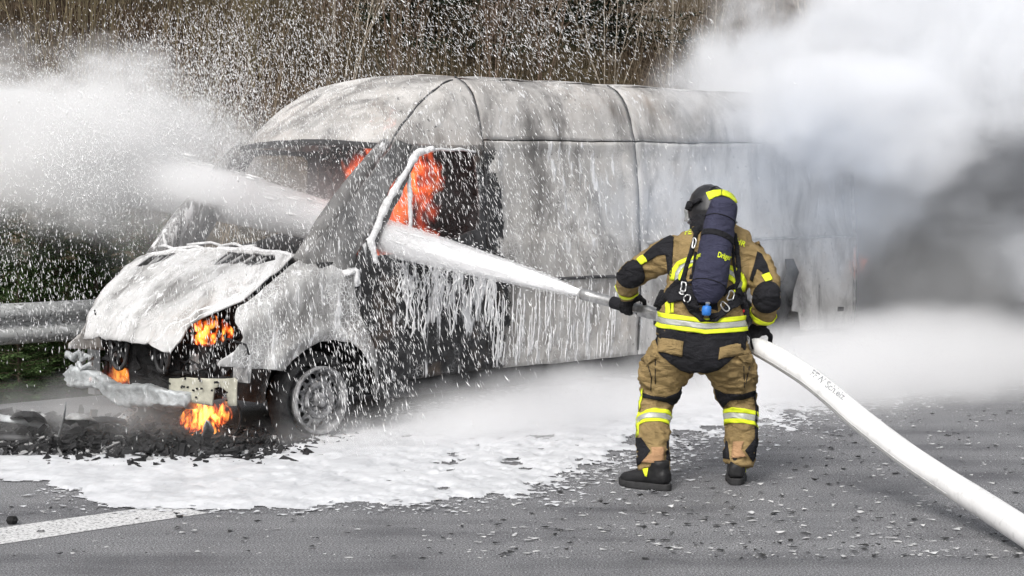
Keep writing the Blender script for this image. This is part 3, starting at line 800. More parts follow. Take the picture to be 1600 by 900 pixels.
for k in range(26):
    y = R.uniform(.22, .88); z = R.choice([.41, .42, .30, .35])+R.uniform(-.01, .01); b.box((.685, y, z), (.01, .012, .012), jit=.002)
b.build('bolt_holes', M['charred'], van, smooth=False, kind='stuff')
for c_, d_ in (((.56, .84, .47), (.03, .16, .10)), ((.60, .38, .50), (.03, .06, .11)), ((.55, -.62, .55), (.03, .05, .14))):
    b = MB(); b.box(c_, d_, jit=.012); b.build('mounting_tab', M['ash'], van, smooth=False)
b = MB(); P = [Vector((.72, lerp(-1.02, -.66, i/14), .47+.03*math.sin(i*1.1))) for i in range(15)]
b.tube([crumple(p, .03, 9) for p in P], [.012+.014*abs(math.sin(i*1.7)) for i in range(15)], 6)
b.tube([crumple(p+Vector((.02, .05, -.05)), .03, 7) for p in P[3:14]], [.018]*11, 6); b.build('bumper_remnant', M['blistered'], van)
# ---- engine bay: radiator support, block, fan ring, hoses
b = MB()
b.box((.10, 0, .62), (.5, 1.3, .75), jit=.03); b.box((.45, -.1, .50), (.30, .6, .5), jit=.05); b.box((.50, .35, .45), (.12, .25, .3), jit=.04)
for k in range(26):
    b.box((R.uniform(.3, .62), R.uniform(-.7, .7), R.uniform(.35, .85)), (R.uniform(.04, .16), R.uniform(.04, .16), R.uniform(.04, .16)), Matrix.Rotation(R.uniform(0, 3), 3, 'X'), jit=.015)
b.build('engine', M['charred'], van, smooth=False)
for (y, z, r) in ((-.42, .58, .13), (.1, .56, .10)):
    b = MB(); b.tube([(.66, y+r*math.cos(a)*.8, z+r*1.25*math.sin(a)) for a in [k*2*math.pi/24 for k in range(25)]], .016, 6, cap=False)
    for a in range(7): b.box((.655, y+r*.5*math.cos(a*.9), z+r*.6*math.sin(a*.9)), (.01, r*.9, .03), Matrix.Rotation(a*.9, 3, 'X'))
    b.build('cooling_fan', M['sooty'], van)
b = MB()
for k in range(12):
    y0 = R.uniform(-.7, .7); z0 = R.uniform(.5, .9); P = [Vector((.64+.05*math.sin(i*.8+k), y0+R.uniform(.02, .05)*i*(1 if k % 2 else -1), z0-.03*i*abs(math.sin(k+i*.3)))) for i in range(8)]
    b.tube(P, R.uniform(.004, .012), 5)
for (z0, z1, ya, yb) in ((.78, .70, -.68, .18), (.46, .40, -.70, .75), (.60, .66, -.7, -.2)):
    b.tube([crumple((.60+.03*math.sin(i), lerp(ya, yb, i/16), lerp(z0, z1, i/16)+.02*math.sin(i*1.3)), .02, 7) for i in range(17)], [.014+.010*abs(math.sin(i*2.1)) for i in range(17)], 6)
b.tube([crumple((.60, -.66, z), .02, 7) for z in (.35, .5, .65, .8)], .018, 6)
b.build('radiator_frame', M['charred'], van)
# inner arches and floor so the body is closed and dark inside
b = MB(); b.box((-.75, 0, .30), (1.5, 1.72, .10)); b.box((-3.75, 0, .42), (4.45, 1.76, .08)); b.box((-.42, 0, .70), (.06, 1.7, .85), jit=.01); b.build('floor_pan', M['charred'], van, smooth=False)
b = MB(); b.box((-1.62, 0, 1.25), (.04, 1.76, 1.75)); b.build('bulkhead', M['charred'], van, smooth=False)
b = MB(); b.box((-.15, 0, .98), (.45, 1.55, .25), jit=.03)
b.tube([(-.62, .42+.18*math.cos(a), 1.10+.17*math.sin(a)) for a in [k*2*math.pi/20 for k in range(21)]], .013, 6, cap=False); b.tube([(-.62, .42, 1.1), (-.25, .42, .95)], .03, 6)
b.build('dashboard', M['charred'], van, smooth=False)
for y in (.48, -.15, -.52):
    b = MB()
    for r_, ps in ((.016, [(-1.0, y-.2, .5), (-1.25, y-.2, .62), (-1.36, y-.2, 1.25), (-1.38, y, 1.42), (-1.36, y+.2, 1.25), (-1.25, y+.2, .62), (-1.0, y+.2, .5)]),): b.tube(ps, r_, 6)
    for i in range(6): b.tube([(-1.30-.01*i, y-.19, .75+.1*i), (-1.32-.01*i, y, .74+.1*i), (-1.30-.01*i, y+.19, .75+.1*i)], .006, 5)
    b.box((-1.1, y, .52), (.4, .4, .06), jit=.02); b.build('seat_frame', M['charred'], van, smooth=False)
# rear end: frame, doors half open dark inside
b = MB()
for sg in (1, -1):
    b.tube([crumple((S3, sg*(prof(z)-.01), z), .012, 4) for z in np.linspace(.35, 2.44, 20)], .03, 6)
b.tube([(S3, .9*math.cos(a)*.75, 2.44+.06*math.sin(a)) for a in [k*math.pi/12 for k in range(13)]], .03, 6); b.box((S3, 0, .42), (.08, 1.8, .12), jit=.01)
b.build('rear_frame', M['ash'], van)
for sg in (1, -1):
    b = MB(); rot = Matrix.Rotation(sg*.0, 3, 'Z'); b.box((S3-.03, sg*.455, 1.42), (.035, .88, 1.9), jit=.012); b.box((S3-.05, sg*.455, 1.75), (.02, .6, .6), jit=.01); b.build('rear_door', M['rearskin'], van, smooth=False)
# melted skin rags that hang off the torn arch
b = MB()
for (x, z, sx, sz, ox) in ((-5.0, .86, .10, .22, .05), (-4.88, .60, .16, .30, .04), (-4.80, .42, .22, .26, .02), (-4.95, .34, .12, .2, .03)):
    n = 9; rim = [(x+sx*math.cos(a)*(.7+.5*R.random()), .97+ox+.03*math.sin(3*a), z+sz*math.sin(a)*(.7+.5*R.random())) for a in [k*2*math.pi/n for k in range(n)]]
    b.add(rim+[(x, .97+ox+.05, z)], [(k, (k+1) % n, n) for k in range(n)])
o = b.build('torn_skin', M['sooty'], van); o.modifiers.new('th', 'SOLIDIFY').thickness = .006

# ---- wheels: steel rim with vent holes, tyre burnt to a sagging crust
def wheel(x, sg, name='wheel'):
    wr = empty(name, (x, sg*.86, .26)); wr.parent = van
    R0 = .222; Y0 = sg*.09
    b = MB(); n = 48
    # barrel and flanges
    pf = [(.222, .0), (.226, .012), (.215, .018), (.205, .02), (.20, -.03), (.198, -.05), (.19, -.055)]
    b.lathe(pf, (0, Y0, 0), (0, sg, 0), n)
    b.lathe([(.222, 0), (.20, -.05), (.195, -.18), (.226, -.2)], (0, Y0, 0), (0, sg, 0), n)
    # disc with 16 holes: ring strips between r .11 and .185
    def P(r, th, y): return (r*math.cos(th), Y0+sg*y, r*math.sin(th))
    K = 16
    for k in range(K):
        t0 = 2*math.pi*k/K; t1 = 2*math.pi*(k+1)/K; tm_ = (t0+t1)/2
        ro = .19; ri = .128; rc_ = .160; hr = .019
        hole = [(rc_+hr*math.cos(a), tm_+hr*math.sin(a)/rc_) for a in [q*math.pi/4 for q in range(8)]]
        cor = [(ro, tm_), (ro, t1), (rc_, t1), (ri, t1), (ri, tm_), (ri, t0), (rc_, t0), (ro, t0)]
        hole_o = [(rc_+hr*math.cos(a), tm_+hr*math.sin(a)/rc_) for a in [0, math.pi/4, math.pi/2, 3*math.pi/4, math.pi, 5*math.pi/4, 3*math.pi/2, 7*math.pi/4]]
        yy = lambda r: -.052+.035*smooth01((.19-r)/.07)
        vs = [P(r, t, yy(r)) for r, t in cor]+[P(r, t, yy(r)-.004) for r, t in hole_o]
        b.add(vs, [(i, (i+1) % 8, 8+(i+1) % 8, 8+i) for i in range(8)])
    b.lathe([(.128, -.017), (.120, .0), (.105, .006), (.085, -.012), (.075, -.03), (.05, -.034), (.048, .01), (.035, .018), (.0, .018)], (0, Y0, 0), (0, sg, 0), 32)
    for k in range(6):
        a = k*math.pi/3; b.lathe([(.0, .0), (.010, 0), (.010, -.022)], P(.065, a, -.01), (0, sg, 0), 6)
    ro_ = b.build('rim', M['rim'], wr); ro_.modifiers.new('s', 'SOLIDIFY').thickness = .004
    b = MB(); rows = []
    for i in range(48):
        th = 2*math.pi*i/48; ring = []
        for k in range(12):
            a = 2*math.pi*k/12; rr_ = .27+.047*math.cos(a); y = -.02+.10*math.sin(a)
            z = rr_*math.sin(th); 
            if z < -.25: z = -.25-(z+.25)*-.05
            ring.append(crumple((rr_*math.cos(th)*(1.0+.05*(math.sin(th) < -.5)), sg*y, z), .018, 8))
        rows.append(ring)
    rows.append(rows[0]); b.rings(rows, cap=False); b.build('tyre', M['rubber'], wr)
    b = MB(); b.lathe([(.0, -.12), (.15, -.12), (.15, -.10), (.0, -.1)], (0, Y0, 0), (0, sg, 0), 24); b.build('brake_disc', M['sooty'], wr)
for x in (0, -4.325):
    for sg in (1, -1): wheel(x, sg)
for x in (0, -4.325):
    for sg in (1, -1):
        b = MB(); rows = []
        for i in range(17):
            a = math.pi*(i/16); rows.append([(x+.44*math.cos(a), sg*y, .27+.44*math.sin(a)) for y in (.55, .93)])
        rows = rows
        b.rings(rows, close=False); n_ = len(b.v)
        b.f.append(tuple(range(0, n_, 2))); b.mi.append(0); b.build('wheel_housing', M['charred'], van)
    b = MB(); b.tube([(x, -.8, .26), (x, .8, .26)], .05, 8); b.build('axle', M['charred'], van)
# ------------------------------------------------------------------ the firefighter (seen from behind, leaning towards the van)
FY = 10.35; PXM = FY/2901.13
def P(x, y, d=0.): return at(x, y, FY+d)
def fabric(name, col, var=.18, weave=900, fold=1.0, rough=.85):
    t = NT(name); v = t.coord(); n = t.noise(v, 7, 5, .6); w_ = t.noise(v, weave*.25, 2)
    lo = tuple(c*(1-var) for c in col); hi = tuple(min(1, c*(1+var)) for c in col)
    t.set(t.ramp(n, [(.3, lo), (.7, hi)]), rough, 0, .2)
    t.bump(t.math('ADD', t.math('MULTIPLY', t.noise(t.coord((1, 1, 2.2)), 9*fold, 4, .55, .6), 1.0), t.math('MULTIPLY', w_, .12)), .9, .045); return t.m
M['tan'] = fabric('tan_fabric', (.27, .193, .088), .28); M['blackfab'] = fabric('black_fabric', (.016, .016, .019), .3)
M['navy'] = fabric('navy_cover', (.040, .041, .072), .2, fold=.8)
M['hivis'] = simple('hi_vis_yellow', (.68, .78, .03), .6, 0, .06, 30, .1, .002)
M['patch_brown'] = fabric('leather_patch', (.40, .24, .13))
def m_silver():
    t = NT('reflective_silver'); v = t.coord((1, 1, 1), (0, .7, 0)); wv = t.new('ShaderNodeTexWave'); wv.inputs['Scale'].default_value = 55; t.link(v, wv.inputs[0])
    t.set(t.ramp(wv.outputs[0], [(.35, (.22, .23, .20)), (.55, (.55, .56, .52))]), .45, .2); return t.m
M['silver'] = m_silver()
M['helmet'] = simple('black_helmet', (.018, .018, .02), .32, 0, .3, 6, .05, .002, .5)
M['chrome'] = simple('bright_steel', (.62, .62, .62), .3, .8, .1, 9, .1, .002)
M['pipe'] = simple('worn_steel_pipe', (.36, .36, .36), .38, .65, .35, 22, .2, .003)
M['blue'] = simple('blue_knob', (.03, .17, .55), .4, 0, .1)
M['red'] = simple('red_tag', (.5, .02, .02), .5, 0, .1)
M['visor'] = simple('visor', (.35, .36, .36), .2, 0, .1)
M['glove'] = fabric('black_glove', (.014, .014, .016), .3)
M['sole'] = simple('boot_sole', (.03, .03, .031), .8, 0, .3, 30, .5, .004)
M['bootm'] = simple('boot_leather', (.014, .014, .015), .5, 0, .3, 10, .2, .004)
M['skinm'] = simple('skin', (.5, .32, .24), .6, 0, .1)
VD = Vector((0, 1, 0))
def limb(mb, pts, n=20, m=0, power=2.0):
    """pts: (px, py, d, half width px, half depth m)"""
    C = [P(p[0], p[1], p[2]) for p in pts]; rows = []
    for i, p in enumerate(pts):
        t = (C[min(i+1, len(C)-1)]-C[max(0, i-1)]).normalized()
        a = t.cross(VD).normalized() if abs(t.dot(VD)) < .93 else Vector((1, 0, 0)); b_ = a.cross(t).normalized(); ring = []
        for k in range(n):
            th = 2*math.pi*k/n; c, s_ = math.cos(th), math.sin(th); e = 2/power
            ring.append(C[i]+a*(math.copysign(abs(c)**e, c)*p[3]*PXM)+b_*(math.copysign(abs(s_)**e, s_)*p[4]))
        rows.append(ring)
    mb.rings(rows, m); return mb
def solidify_union(mb, name, mat, parent, voxel=.012, smooth=6, fold=0, fscale=9, seed=0, **k):
    o = mb.build(name, mat, None)
    md = o.modifiers.new('r', 'REMESH'); md.mode = 'VOXEL'; md.voxel_size = voxel
    ms = o.modifiers.new('s', 'SMOOTH'); ms.factor = .5; ms.iterations = smooth
    dg = bpy.context.evaluated_depsgraph_get(); me = bpy.data.meshes.new_from_object(o.evaluated_get(dg)); o.modifiers.clear()
    old = o.data; o.data = me; me.name = name; bpy.data.meshes.remove(old)
    if fold:
        for v in me.vertices:
            q = Vector((v.co.x*fscale, v.co.y*fscale, v.co.z*fscale*1.9+v.co.x*3))+Vector((seed, 0, 0))
            d = (abs(mnoise.noise(q))-.25)*1.0+.4*mnoise.noise(q*2.3)
            v.co += v.normal*(-d*fold)
    me.materials.clear(); me.materials.append(mat); me.polygons.foreach_set('use_smooth', [True]*len(me.polygons)); me.update()
    if parent: o.parent = parent
    return tag(o, **k)
def bvh_of(*objs):
    V = []; Fc = []
    for o in objs:
        b0 = len(V); V += [v.co.copy() for v in o.data.vertices]; Fc += [[i+b0 for i in p.vertices] for p in o.data.polygons]
    return BVHTree.FromPolygons(V, Fc)
CAMP = Vector((0, 0, H))
def drape(bvh, x, y, off, d0=0):
    r = ray(x, y).normalized(); h_ = bvh.ray_cast(CAMP, r)
    if h_[0] is None:
        c = bvh.find_nearest(P(x, y, d0)); return c[0]+c[1]*off
    return h_[0]-r*off*.6+h_[1]*off*.4 if h_[1].dot(r) < 0 else h_[0]-r*off
def patch(name, poly, mat, parent, bvh, off=.005, step=5, thick=.004, d0=0, holes=[]):
    cen = Vector((sum(p[0] for p in poly)/len(poly), sum(p[1] for p in poly)/len(poly)))
    return sheet(poly, holes, lambda a, b_: drape(bvh, a, b_, off, d0), name, mat, parent, step, thick)
def ringband(name, bvh, c, axis, half, mat, parent, off=.005, R0=.35, n=56, tilt=(0, 0)):
    """closed band round a limb: cast inwards from all sides"""
    axis = axis.normalized(); a = axis.cross(VD).normalized(); b_ = a.cross(axis); rows = []
    for h_ in np.linspace(-half, half, 5):
        ring = []
        for k in range(n):
            th = 2*math.pi*k/n; d = a*math.cos(th)+b_*math.sin(th); cc = c+axis*(h_+tilt[0]*math.cos(th)+tilt[1]*math.sin(th))
            # from the axis outwards: last surface of this limb
            hit = bvh.ray_cast(cc, d, R0)
            p = hit[0] if hit[0] else cc+d*.08
            ring.append(p+d*off)
        rows.append(ring)
    mb = MB(); mb.rings(rows, cap=False); o = mb.build(name, mat, parent); md = o.modifiers.new('t', 'SOLIDIFY'); md.thickness = .004; md.offset = 1; return o

# ---- body inside the clothes: one continuous surface, top-level
TORSO = [(1096, 552, .0, 69, .165), (1096, 520, .0, 69, .165), (1096, 490, .02, 65, .16), (1101, 455, .07, 60, .155), (1109, 425, .12, 66, .155), (1115, 400, .17, 70, .15), (1119, 383, .21, 66, .135), (1118, 369, .24, 54, .115), (1117, 358, .26, 38, .10), (1116, 348, .27, 27, .08)]
LARM = [(1078, 398, .19, 26, .09), (1056, 397, .20, 31, .10), (1034, 403, .22, 27, .09), (1012, 415, .25, 23, .082), (992, 426, .27, 22, .08), (982, 434, .30, 20, .072), (980, 446, .39, 18, .062), (981, 458, .48, 16, .055)]
RARM = [(1150, 400, .18, 26, .09), (1172, 405, .16, 29, .10), (1186, 420, .12, 25, .09), (1194, 440, .05, 24, .085), (1198, 458, .0, 23, .082), (1197, 472, .0, 22, .078), (1194, 486, .04, 19, .066), (1190, 498, .09, 17, .058)]
PELV = [(1097, 520, .0, 62, .15), (1095, 540, -.01, 69, .165), (1093, 558, -.01, 74, .17), (1092, 572, .0, 62, .15), (1091, 580, .0, 40, .10)]
LLEG = [(1056, 550, .0, 40, .145), (1044, 572, .02, 40, .14), (1035, 596, .05, 34, .125), (1030, 616, .07, 31, .115), (1025, 632, .06, 26, .10), (1022, 648, .04, 26, .098), (1021, 672, -.02, 26, .10), (1020, 700, -.11, 25.5, .098), (1021, 720, -.155, 25, .098), (1022, 735, -.175, 24.5, .098)]
RLEG = [(1128, 550, .0, 42, .145), (1140, 572, .03, 40, .14), (1147, 596, .07, 34, .125), (1150, 616, .10, 32, .115), (1156, 632, .10, 28, .10), (1158, 648, .09, 26, .098), (1158, 672, .06, 25.5, .10), (1157, 696, .03, 25.5, .098), (1156, 712, .01, 25, .095), (1154, 728, .0, 23.5, .092)]
def shr(L, k): return [(a, b_, c, d*k, e*k) for a, b_, c, d, e in L]
mb = MB()
for L in (TORSO, PELV): limb(mb, shr(L, .82))
for L in (LARM, RARM, LLEG, RLEG): limb(mb, shr(L, .72))
limb(mb, [(1116, 365, .27, 16, .06), (1114, 345, .31, 16, .06), (1113, 340, .33, 24, .09), (1112, 325, .34, 27, .10), (1111, 308, .34, 20, .07)])
person = solidify_union(mb, 'person', M['skinm'], None, .02, 4, label='firefighter in tan and black turnout gear with breathing set, back turned, directing the foam jet', cat='person')
# ---- jacket
mb = MB(); limb(mb, TORSO, 28, power=2.4)
limb(mb, LARM); limb(mb, RARM)
jacket = solidify_union(mb, 'jacket', M['tan'], person, .009, 4, .024, 9, 3)
jb = bvh_of(jacket)
mb = MB(); limb(mb, PELV, 28, power=2.3); limb(mb, LLEG, 22); limb(mb, RLEG, 22)
# cargo pockets
limb(mb, [(1008, 566, .03, 9, .07), (1007, 590, .05, 10, .08), (1009, 606, .06, 7, .06)]); limb(mb, [(1172, 566, .03, 9, .07), (1174, 590, .06, 10, .08), (1173, 606, .07, 7, .06)])
trousers = solidify_union(mb, 'trousers', M['tan'], person, .009, 4, .026, 10, 8)
tb = bvh_of(trousers)
# jacket: black yoke, sleeves, cuffs, hem
J = jacket; B = M['blackfab']
patch('sleeve_panel', [(1046, 367), (1053, 371), (1051, 400), (1050, 434), (1044, 428), (1040, 398), (1028, 399), (1006, 413), (1000, 403), (1020, 385)], B, J, jb, .006, d0=.2)
patch('sleeve_panel', [(1183, 393), (1190, 397), (1199, 414), (1206, 438), (1199, 440), (1190, 425), (1183, 420), (1176, 440), (1172, 436), (1179, 412)], B, J, jb, .006, d0=.1)
patch('collar', [(1080, 358), (1098, 346), (1132, 346), (1150, 366), (1144, 372), (1128, 360), (1100, 360), (1084, 366)], B, J, jb, .006, d0=.25)
for nm, pl in (('elbow_pad', [(964+0, 428), (970, 412), (984, 405), (1000, 410), (1007, 428), (1003, 440), (988, 450), (970, 446)]), ('elbow_pad', [(1176, 460), (1182, 448), (1198, 442), (1214, 446), (1220, 462), (1217, 480), (1200, 492), (1182, 484)])):
    cx = sum(p[0] for p in pl)/len(pl); cyy = sum(p[1] for p in pl)/len(pl)
    pl = [(cx+(max(p[0] for p in pl)-min(p[0] for p in pl))*.5*math.cos(a)*(1+.04*math.sin(3*a)), cyy+(max(p[1] for p in pl)-min(p[1] for p in pl))*.5*math.sin(a)*(1+.05*math.cos(2*a+1))) for a in [k*math.pi/14 for k in range(28)]]
    def bul(a, b_):
        r_ = min(1, math.hypot(a-cx, b_-cyy)/26); p = drape(jb, a, b_, .004+.022*(1-r_*r_), .2); return p
    sheet(pl, [], bul, nm, B, J, 4, .006)
patch('arm_stripe', [(995, 405), (1005, 398), (1012, 408), (1002, 414)], M['hivis'], J, jb, .012, 3, d0=.2)
patch('arm_stripe', [(1190, 430), (1202, 426), (1207, 437), (1196, 441)], M['hivis'], J, jb, .012, 3, d0=.1)
# cuffs
def cuff(pts, r, name, mat):
    mb = MB(); limb(mb, pts, 18); return mb.build(name, mat, J)
cuff([(972, 444, .36, 4, .03), (966, 444, .36, 4, .03)], 0, 'cuff', B) if False else None
ringband('cuff_stripe', jb, P(981, 452, .43), (P(981, 458, .48)-P(980, 444, .38)), .016, M['hivis'], J, .008, .14)
ringband('cuff_stripe', jb, P(1192, 492, .065), (P(1190, 498, .09)-P(1195, 484, .035)), .016, M['hivis'], J, .008, .14)
# hem: black skirt of the jacket, triple reflective band
def torso_ring(name, y0, y1, mat, off, sag=5):
    rows = []
    for j in range(5):
        yy = y0+(y1-y0)*j/4; c = P(1096, yy, .02); ring = []
        for k in range(64):
            th = 2*math.pi*k/64; d = Vector((math.cos(th), math.sin(th), 0)); cc = c+Vector((0, 0, -(sag*PXM)*(1-abs(math.cos(th)))*.8-(sag*PXM)*.6*math.cos(th)*.6))
            hit = jb.ray_cast(cc, d, .6); p = hit[0] if hit[0] else cc+d*.2
            ring.append(p+d*off)
        rows.append(ring)
    mb = MB(); mb.rings(rows, cap=False); o = mb.build(name, mat, J); md = o.modifiers.new('t', 'SOLIDIFY'); md.thickness = .004; md.offset = 1; return o
torso_ring('hem', 508, 549, B, .006, 3)
torso_ring('hem_stripe', 489, 496, M['hivis'], .012, 7); torso_ring('hem_reflector', 496.5, 505, M['silver'], .012, 7); torso_ring('hem_stripe', 505.5, 512, M['hivis'], .012, 7)
# back band, two halves either side of the cylinder
patch('back_stripe', [(1047, 438), (1048, 424), (1058, 409), (1074, 402), (1090, 399), (1090, 404), (1076, 408), (1063, 414), (1055, 426), (1054, 438)], M['hivis'], J, jb, .007, 4, d0=.1)
patch('back_reflector', [(1055, 440), (1055.5, 426.5), (1063.5, 414.5), (1076, 408.5), (1090, 404.5), (1090, 409), (1078, 412), (1067, 419), (1060, 430), (1060, 440)], M['silver'], J, jb, .007, 4, d0=.1)
patch('back_stripe', [(1060.5, 440), (1060.5, 430), (1067.5, 419.5), (1078, 412.5), (1090, 409.5), (1090, 414), (1080, 417), (1071, 423), (1065, 432), (1065, 440)], M['hivis'], J, jb, .007, 4, d0=.1)
patch('back_stripe', [(1138, 413), (1150, 419), (1162, 429), (1167, 442), (1163, 455), (1157, 457), (1160, 442), (1155, 432), (1146, 425), (1138, 420)], M['hivis'], J, jb, .007, 4, d0=.1)
patch('back_reflector', [(1138, 420.5), (1146, 425.5), (1154.5, 432.5), (1159.5, 442), (1156.5, 457), (1151, 458), (1153, 443), (1149, 436), (1143, 431), (1138, 428)], M['silver'], J, jb, .007, 4, d0=.1)
patch('back_stripe', [(1138, 428.5), (1143, 431.5), (1148.5, 436.5), (1152.5, 443), (1150.5, 458), (1146, 457), (1147, 445), (1144, 440), (1138, 436)], M['hivis'], J, jb, .007, 4, d0=.1)
patch('side_stripe', [(1040, 474), (1047, 470), (1048, 489), (1040, 491)], M['hivis'], J, jb, .008, 4)
patch('side_stripe', [(1049, 470), (1053, 470), (1053, 489), (1049, 489)], M['hivis'], J, jb, .008, 4)
# lettering draped on the cloth
def text_on(txt, x, y, ang, h, mat, parent, surf, off=.006, d0=.1, name='lettering', wide=1.0):
    cu = bpy.data.curves.new('lettering', 'FONT'); cu.body = txt; cu.size = 1; cu.offset = .02; to = bpy.data.objects.new('lettering', cu); COL.objects.link(to)
    dg = bpy.context.evaluated_depsgraph_get(); me = bpy.data.meshes.new_from_object(to.evaluated_get(dg)); bpy.data.objects.remove(to)
    bm = bmesh.new(); bm.from_mesh(me); bmesh.ops.triangulate(bm, faces=bm.faces[:]); ca, sa = math.cos(math.radians(ang)), math.sin(math.radians(ang))
    for v in bm.verts:
        u, w_ = v.co.x*h*1.4*wide, v.co.y*h*1.4
        px, py = x+u*ca-w_*sa*-1*-1, y-w_*ca
        px = x+u*ca+w_*sa; py = y+u*sa-w_*ca
        v.co = surf(px, py, off)
    bm.to_mesh(me); bm.free(); me.materials.clear(); me.materials.append(mat)
    o = bpy.data.objects.new(name, me); COL.objects.link(o); o.parent = parent; return o
js = lambda x, y, off: drape(jb, x, y, off, .2)
text_on('FE', 1069, 367, -6, 8, M['hivis'], J, js, wide=1.1)
text_on('HR', 1148, 379, 24, 8, M['hivis'], J, js, wide=1.1)
# folds and seams of the jacket: yoke seam
# ---- trousers: black seat panel, belt line, pockets, knee and ankle panels, bands
T = trousers
patch('seat_panel', [(1023, 526), (1030, 552), (1046, 566), (1062, 578), (1078, 583), (1090, 581), (1104, 583), (1122, 578), (1140, 564), (1158, 548), (1168, 526)], B, T, tb, .006, 5)
patch('hip_pocket', [(1030, 528), (1068, 534), (1066, 557), (1028, 549)], M['tan'], T, tb, .014, 5, .008)
patch('hip_pocket', [(1124, 543), (1156, 536), (1160, 552), (1122, 562)], M['tan'], T, tb, .014, 5, .008)
patch('pocket_flap', [(1004, 560), (1024, 552), (1028, 558), (1012, 570)], M['tan'], T, tb, .014, 4, .006)
patch('pocket_flap', [(1152, 556), (1172, 553), (1176, 568), (1160, 566)], M['tan'], T, tb, .014, 4, .006)
for pts in ([(1013, 572), (1018, 590), (1017, 610)], [(1024, 562), (1024, 600)], [(1162, 572), (1163, 606)], [(1171, 572), (1165, 600)]):
    mb = MB(); D = []
    for i in range(len(pts)-1):
        for k in range(6): D.append(drape(tb, lerp(pts[i][0], pts[i+1][0], k/5), lerp(pts[i][1], pts[i+1][1], k/5), .003))
    mb.tube(D, .0028, 5); mb.build('seam', B, T)
patch('knee_panel', [(1000, 612), (1016, 618), (1040, 621), (1058, 614), (1066, 606), (1064, 622), (1050, 634), (1040, 628), (1018, 624), (1000, 620)], B, T, tb, .006, 4)
patch('knee_panel', [(1117, 607), (1132, 615), (1160, 616), (1181, 610), (1184, 618), (1160, 624), (1140, 626), (1130, 637), (1120, 622)], B, T, tb, .006, 4)
patch('side_piping', [(997, 612), (1001, 612), (999, 640), (998, 680), (994, 684), (995, 640)], M['hivis'], T, tb, .006, 4)
patch('side_panel', [(1180, 612), (1185, 616), (1184, 660), (1183, 690), (1179, 690), (1180, 650)], B, T, tb, .007, 4)
for (c, ax, tl) in (((1022, 660, .01), (P(1020, 700, -.08)-P(1025, 632, .06)), (-.012, 0)), ((1158, 655, .08), (P(1157, 696, .03)-P(1156, 632, .10)), (.010, 0))):
    a = ax.normalized(); c0 = P(*c)
    ringband('leg_stripe', tb, c0-a*.030, ax, .012, M['hivis'], T, .006, .2, tilt=tl); ringband('leg_reflector', tb, c0, ax, .0165, M['silver'], T, .006, .2, tilt=tl); ringband('leg_stripe', tb, c0+a*.030, ax, .012, M['hivis'], T, .006, .2, tilt=tl)
patch('ankle_panel', [(994, 684), (1002, 684), (1016, 704), (1004, 722), (996, 728), (994, 706)], B, T, tb, .006, 4)
patch('ankle_panel', [(1180, 684), (1184, 686), (1184, 708), (1176, 722), (1164, 704)], B, T, tb, .006, 4)
patch('ankle_panel', [(1042, 690), (1048, 684), (1048, 724), (1040, 728)], B, T, tb, .006, 4)
patch('ankle_panel', [(1130, 684), (1137, 690), (1140, 718), (1130, 716)], B, T, tb, .006, 4)
patch('heel_patch', [(1018, 698), (1038, 699), (1036, 724), (1003, 722), (1012, 712), (1018, 709)], M['patch_brown'], T, tb, .008, 4)
patch('heel_patch', [(1146, 690), (1162, 690), (1158, 702), (1166, 714), (1143, 716)], M['patch_brown'], T, tb, .008, 4)
# ---- boots
def boot(hx, hy, d, toe, name='boot'):
    """hx,hy: heel ground point in the picture; toe: direction on the ground"""
    g = gnd(hx, hy); t = Vector((toe[0], toe[1], 0)).normalized(); s_ = Vector((t.y, -t.x, 0)); root = None
    def ring(c, a, hw, up, hh, n=18, flat=-.6):
        r_ = []
        for k in range(n):
            th = 2*math.pi*k/n; zz = math.sin(th); r_.append(c+a*(math.cos(th)*hw)+up*(max(flat, zz)*hh))
        return r_
    Zv = Vector((0, 0, 1)); mb = MB()
    mb.rings([ring(g+t*x+Zv*z, s_, hw, Zv, hh) for x, z, hw, hh in ((-.035, .07, .03, .035), (-.02, .072, .045, .055), (.03, .075, .050, .07), (.09, .075, .052, .065), (.15, .06, .055, .052), (.21, .05, .054, .042), (.255, .045, .042, .035), (.275, .043, .02, .02))])
    mb.rings([[g+t*(.028+.058*math.cos(a)+lean)+s_*(.052*wd*math.sin(a))+Zv*z for a in [k*2*math.pi/18 for k in range(18)]] for z, wd, lean in ((.05, 1, 0), (.10, .98, .005), (.14, .98, .0), (.165, .98, 0))])
    o = solidify_union(mb, name, M['bootm'], person, .008, 5, .003, 20)
    mb = MB(); n = 28; low = []; 
    for (zz, gr) in ((.0, 1.0), (.006, 1.05), (.030, 1.05), (.036, 1.0)):
        r_ = []
        for k in range(n):
            a = 2*math.pi*k/n; x = .12+.165*math.cos(a); wd = (.058 if math.cos(a) > -.2 else .05)*gr; hw = wd*math.copysign(abs(math.sin(a))**.75, math.sin(a)); r_.append(g+t*(x*1.0)+s_*hw+Zv*(zz+.001+(.012*max(0, math.cos(a))**3)))
        low.append(r_)
    mb.rings(low); mb.build('sole', M['sole'], o)
    bb = bvh_of(o)
    return o, bb
bo, bb = boot(1037, 766, 0, (-.62, .45)); patch('boot_reflector', [(1004, 733), (1013, 731), (1011, 745), (1008, 744)], M['hivis'], bo, bb, .005, 3)
bo2, bb2 = boot(1150, 757, 0, (.12, 1)); patch('boot_reflector', [(1164, 726), (1169, 724), (1168, 737), (1165, 738)], M['hivis'], bo2, bb2, .005, 3)
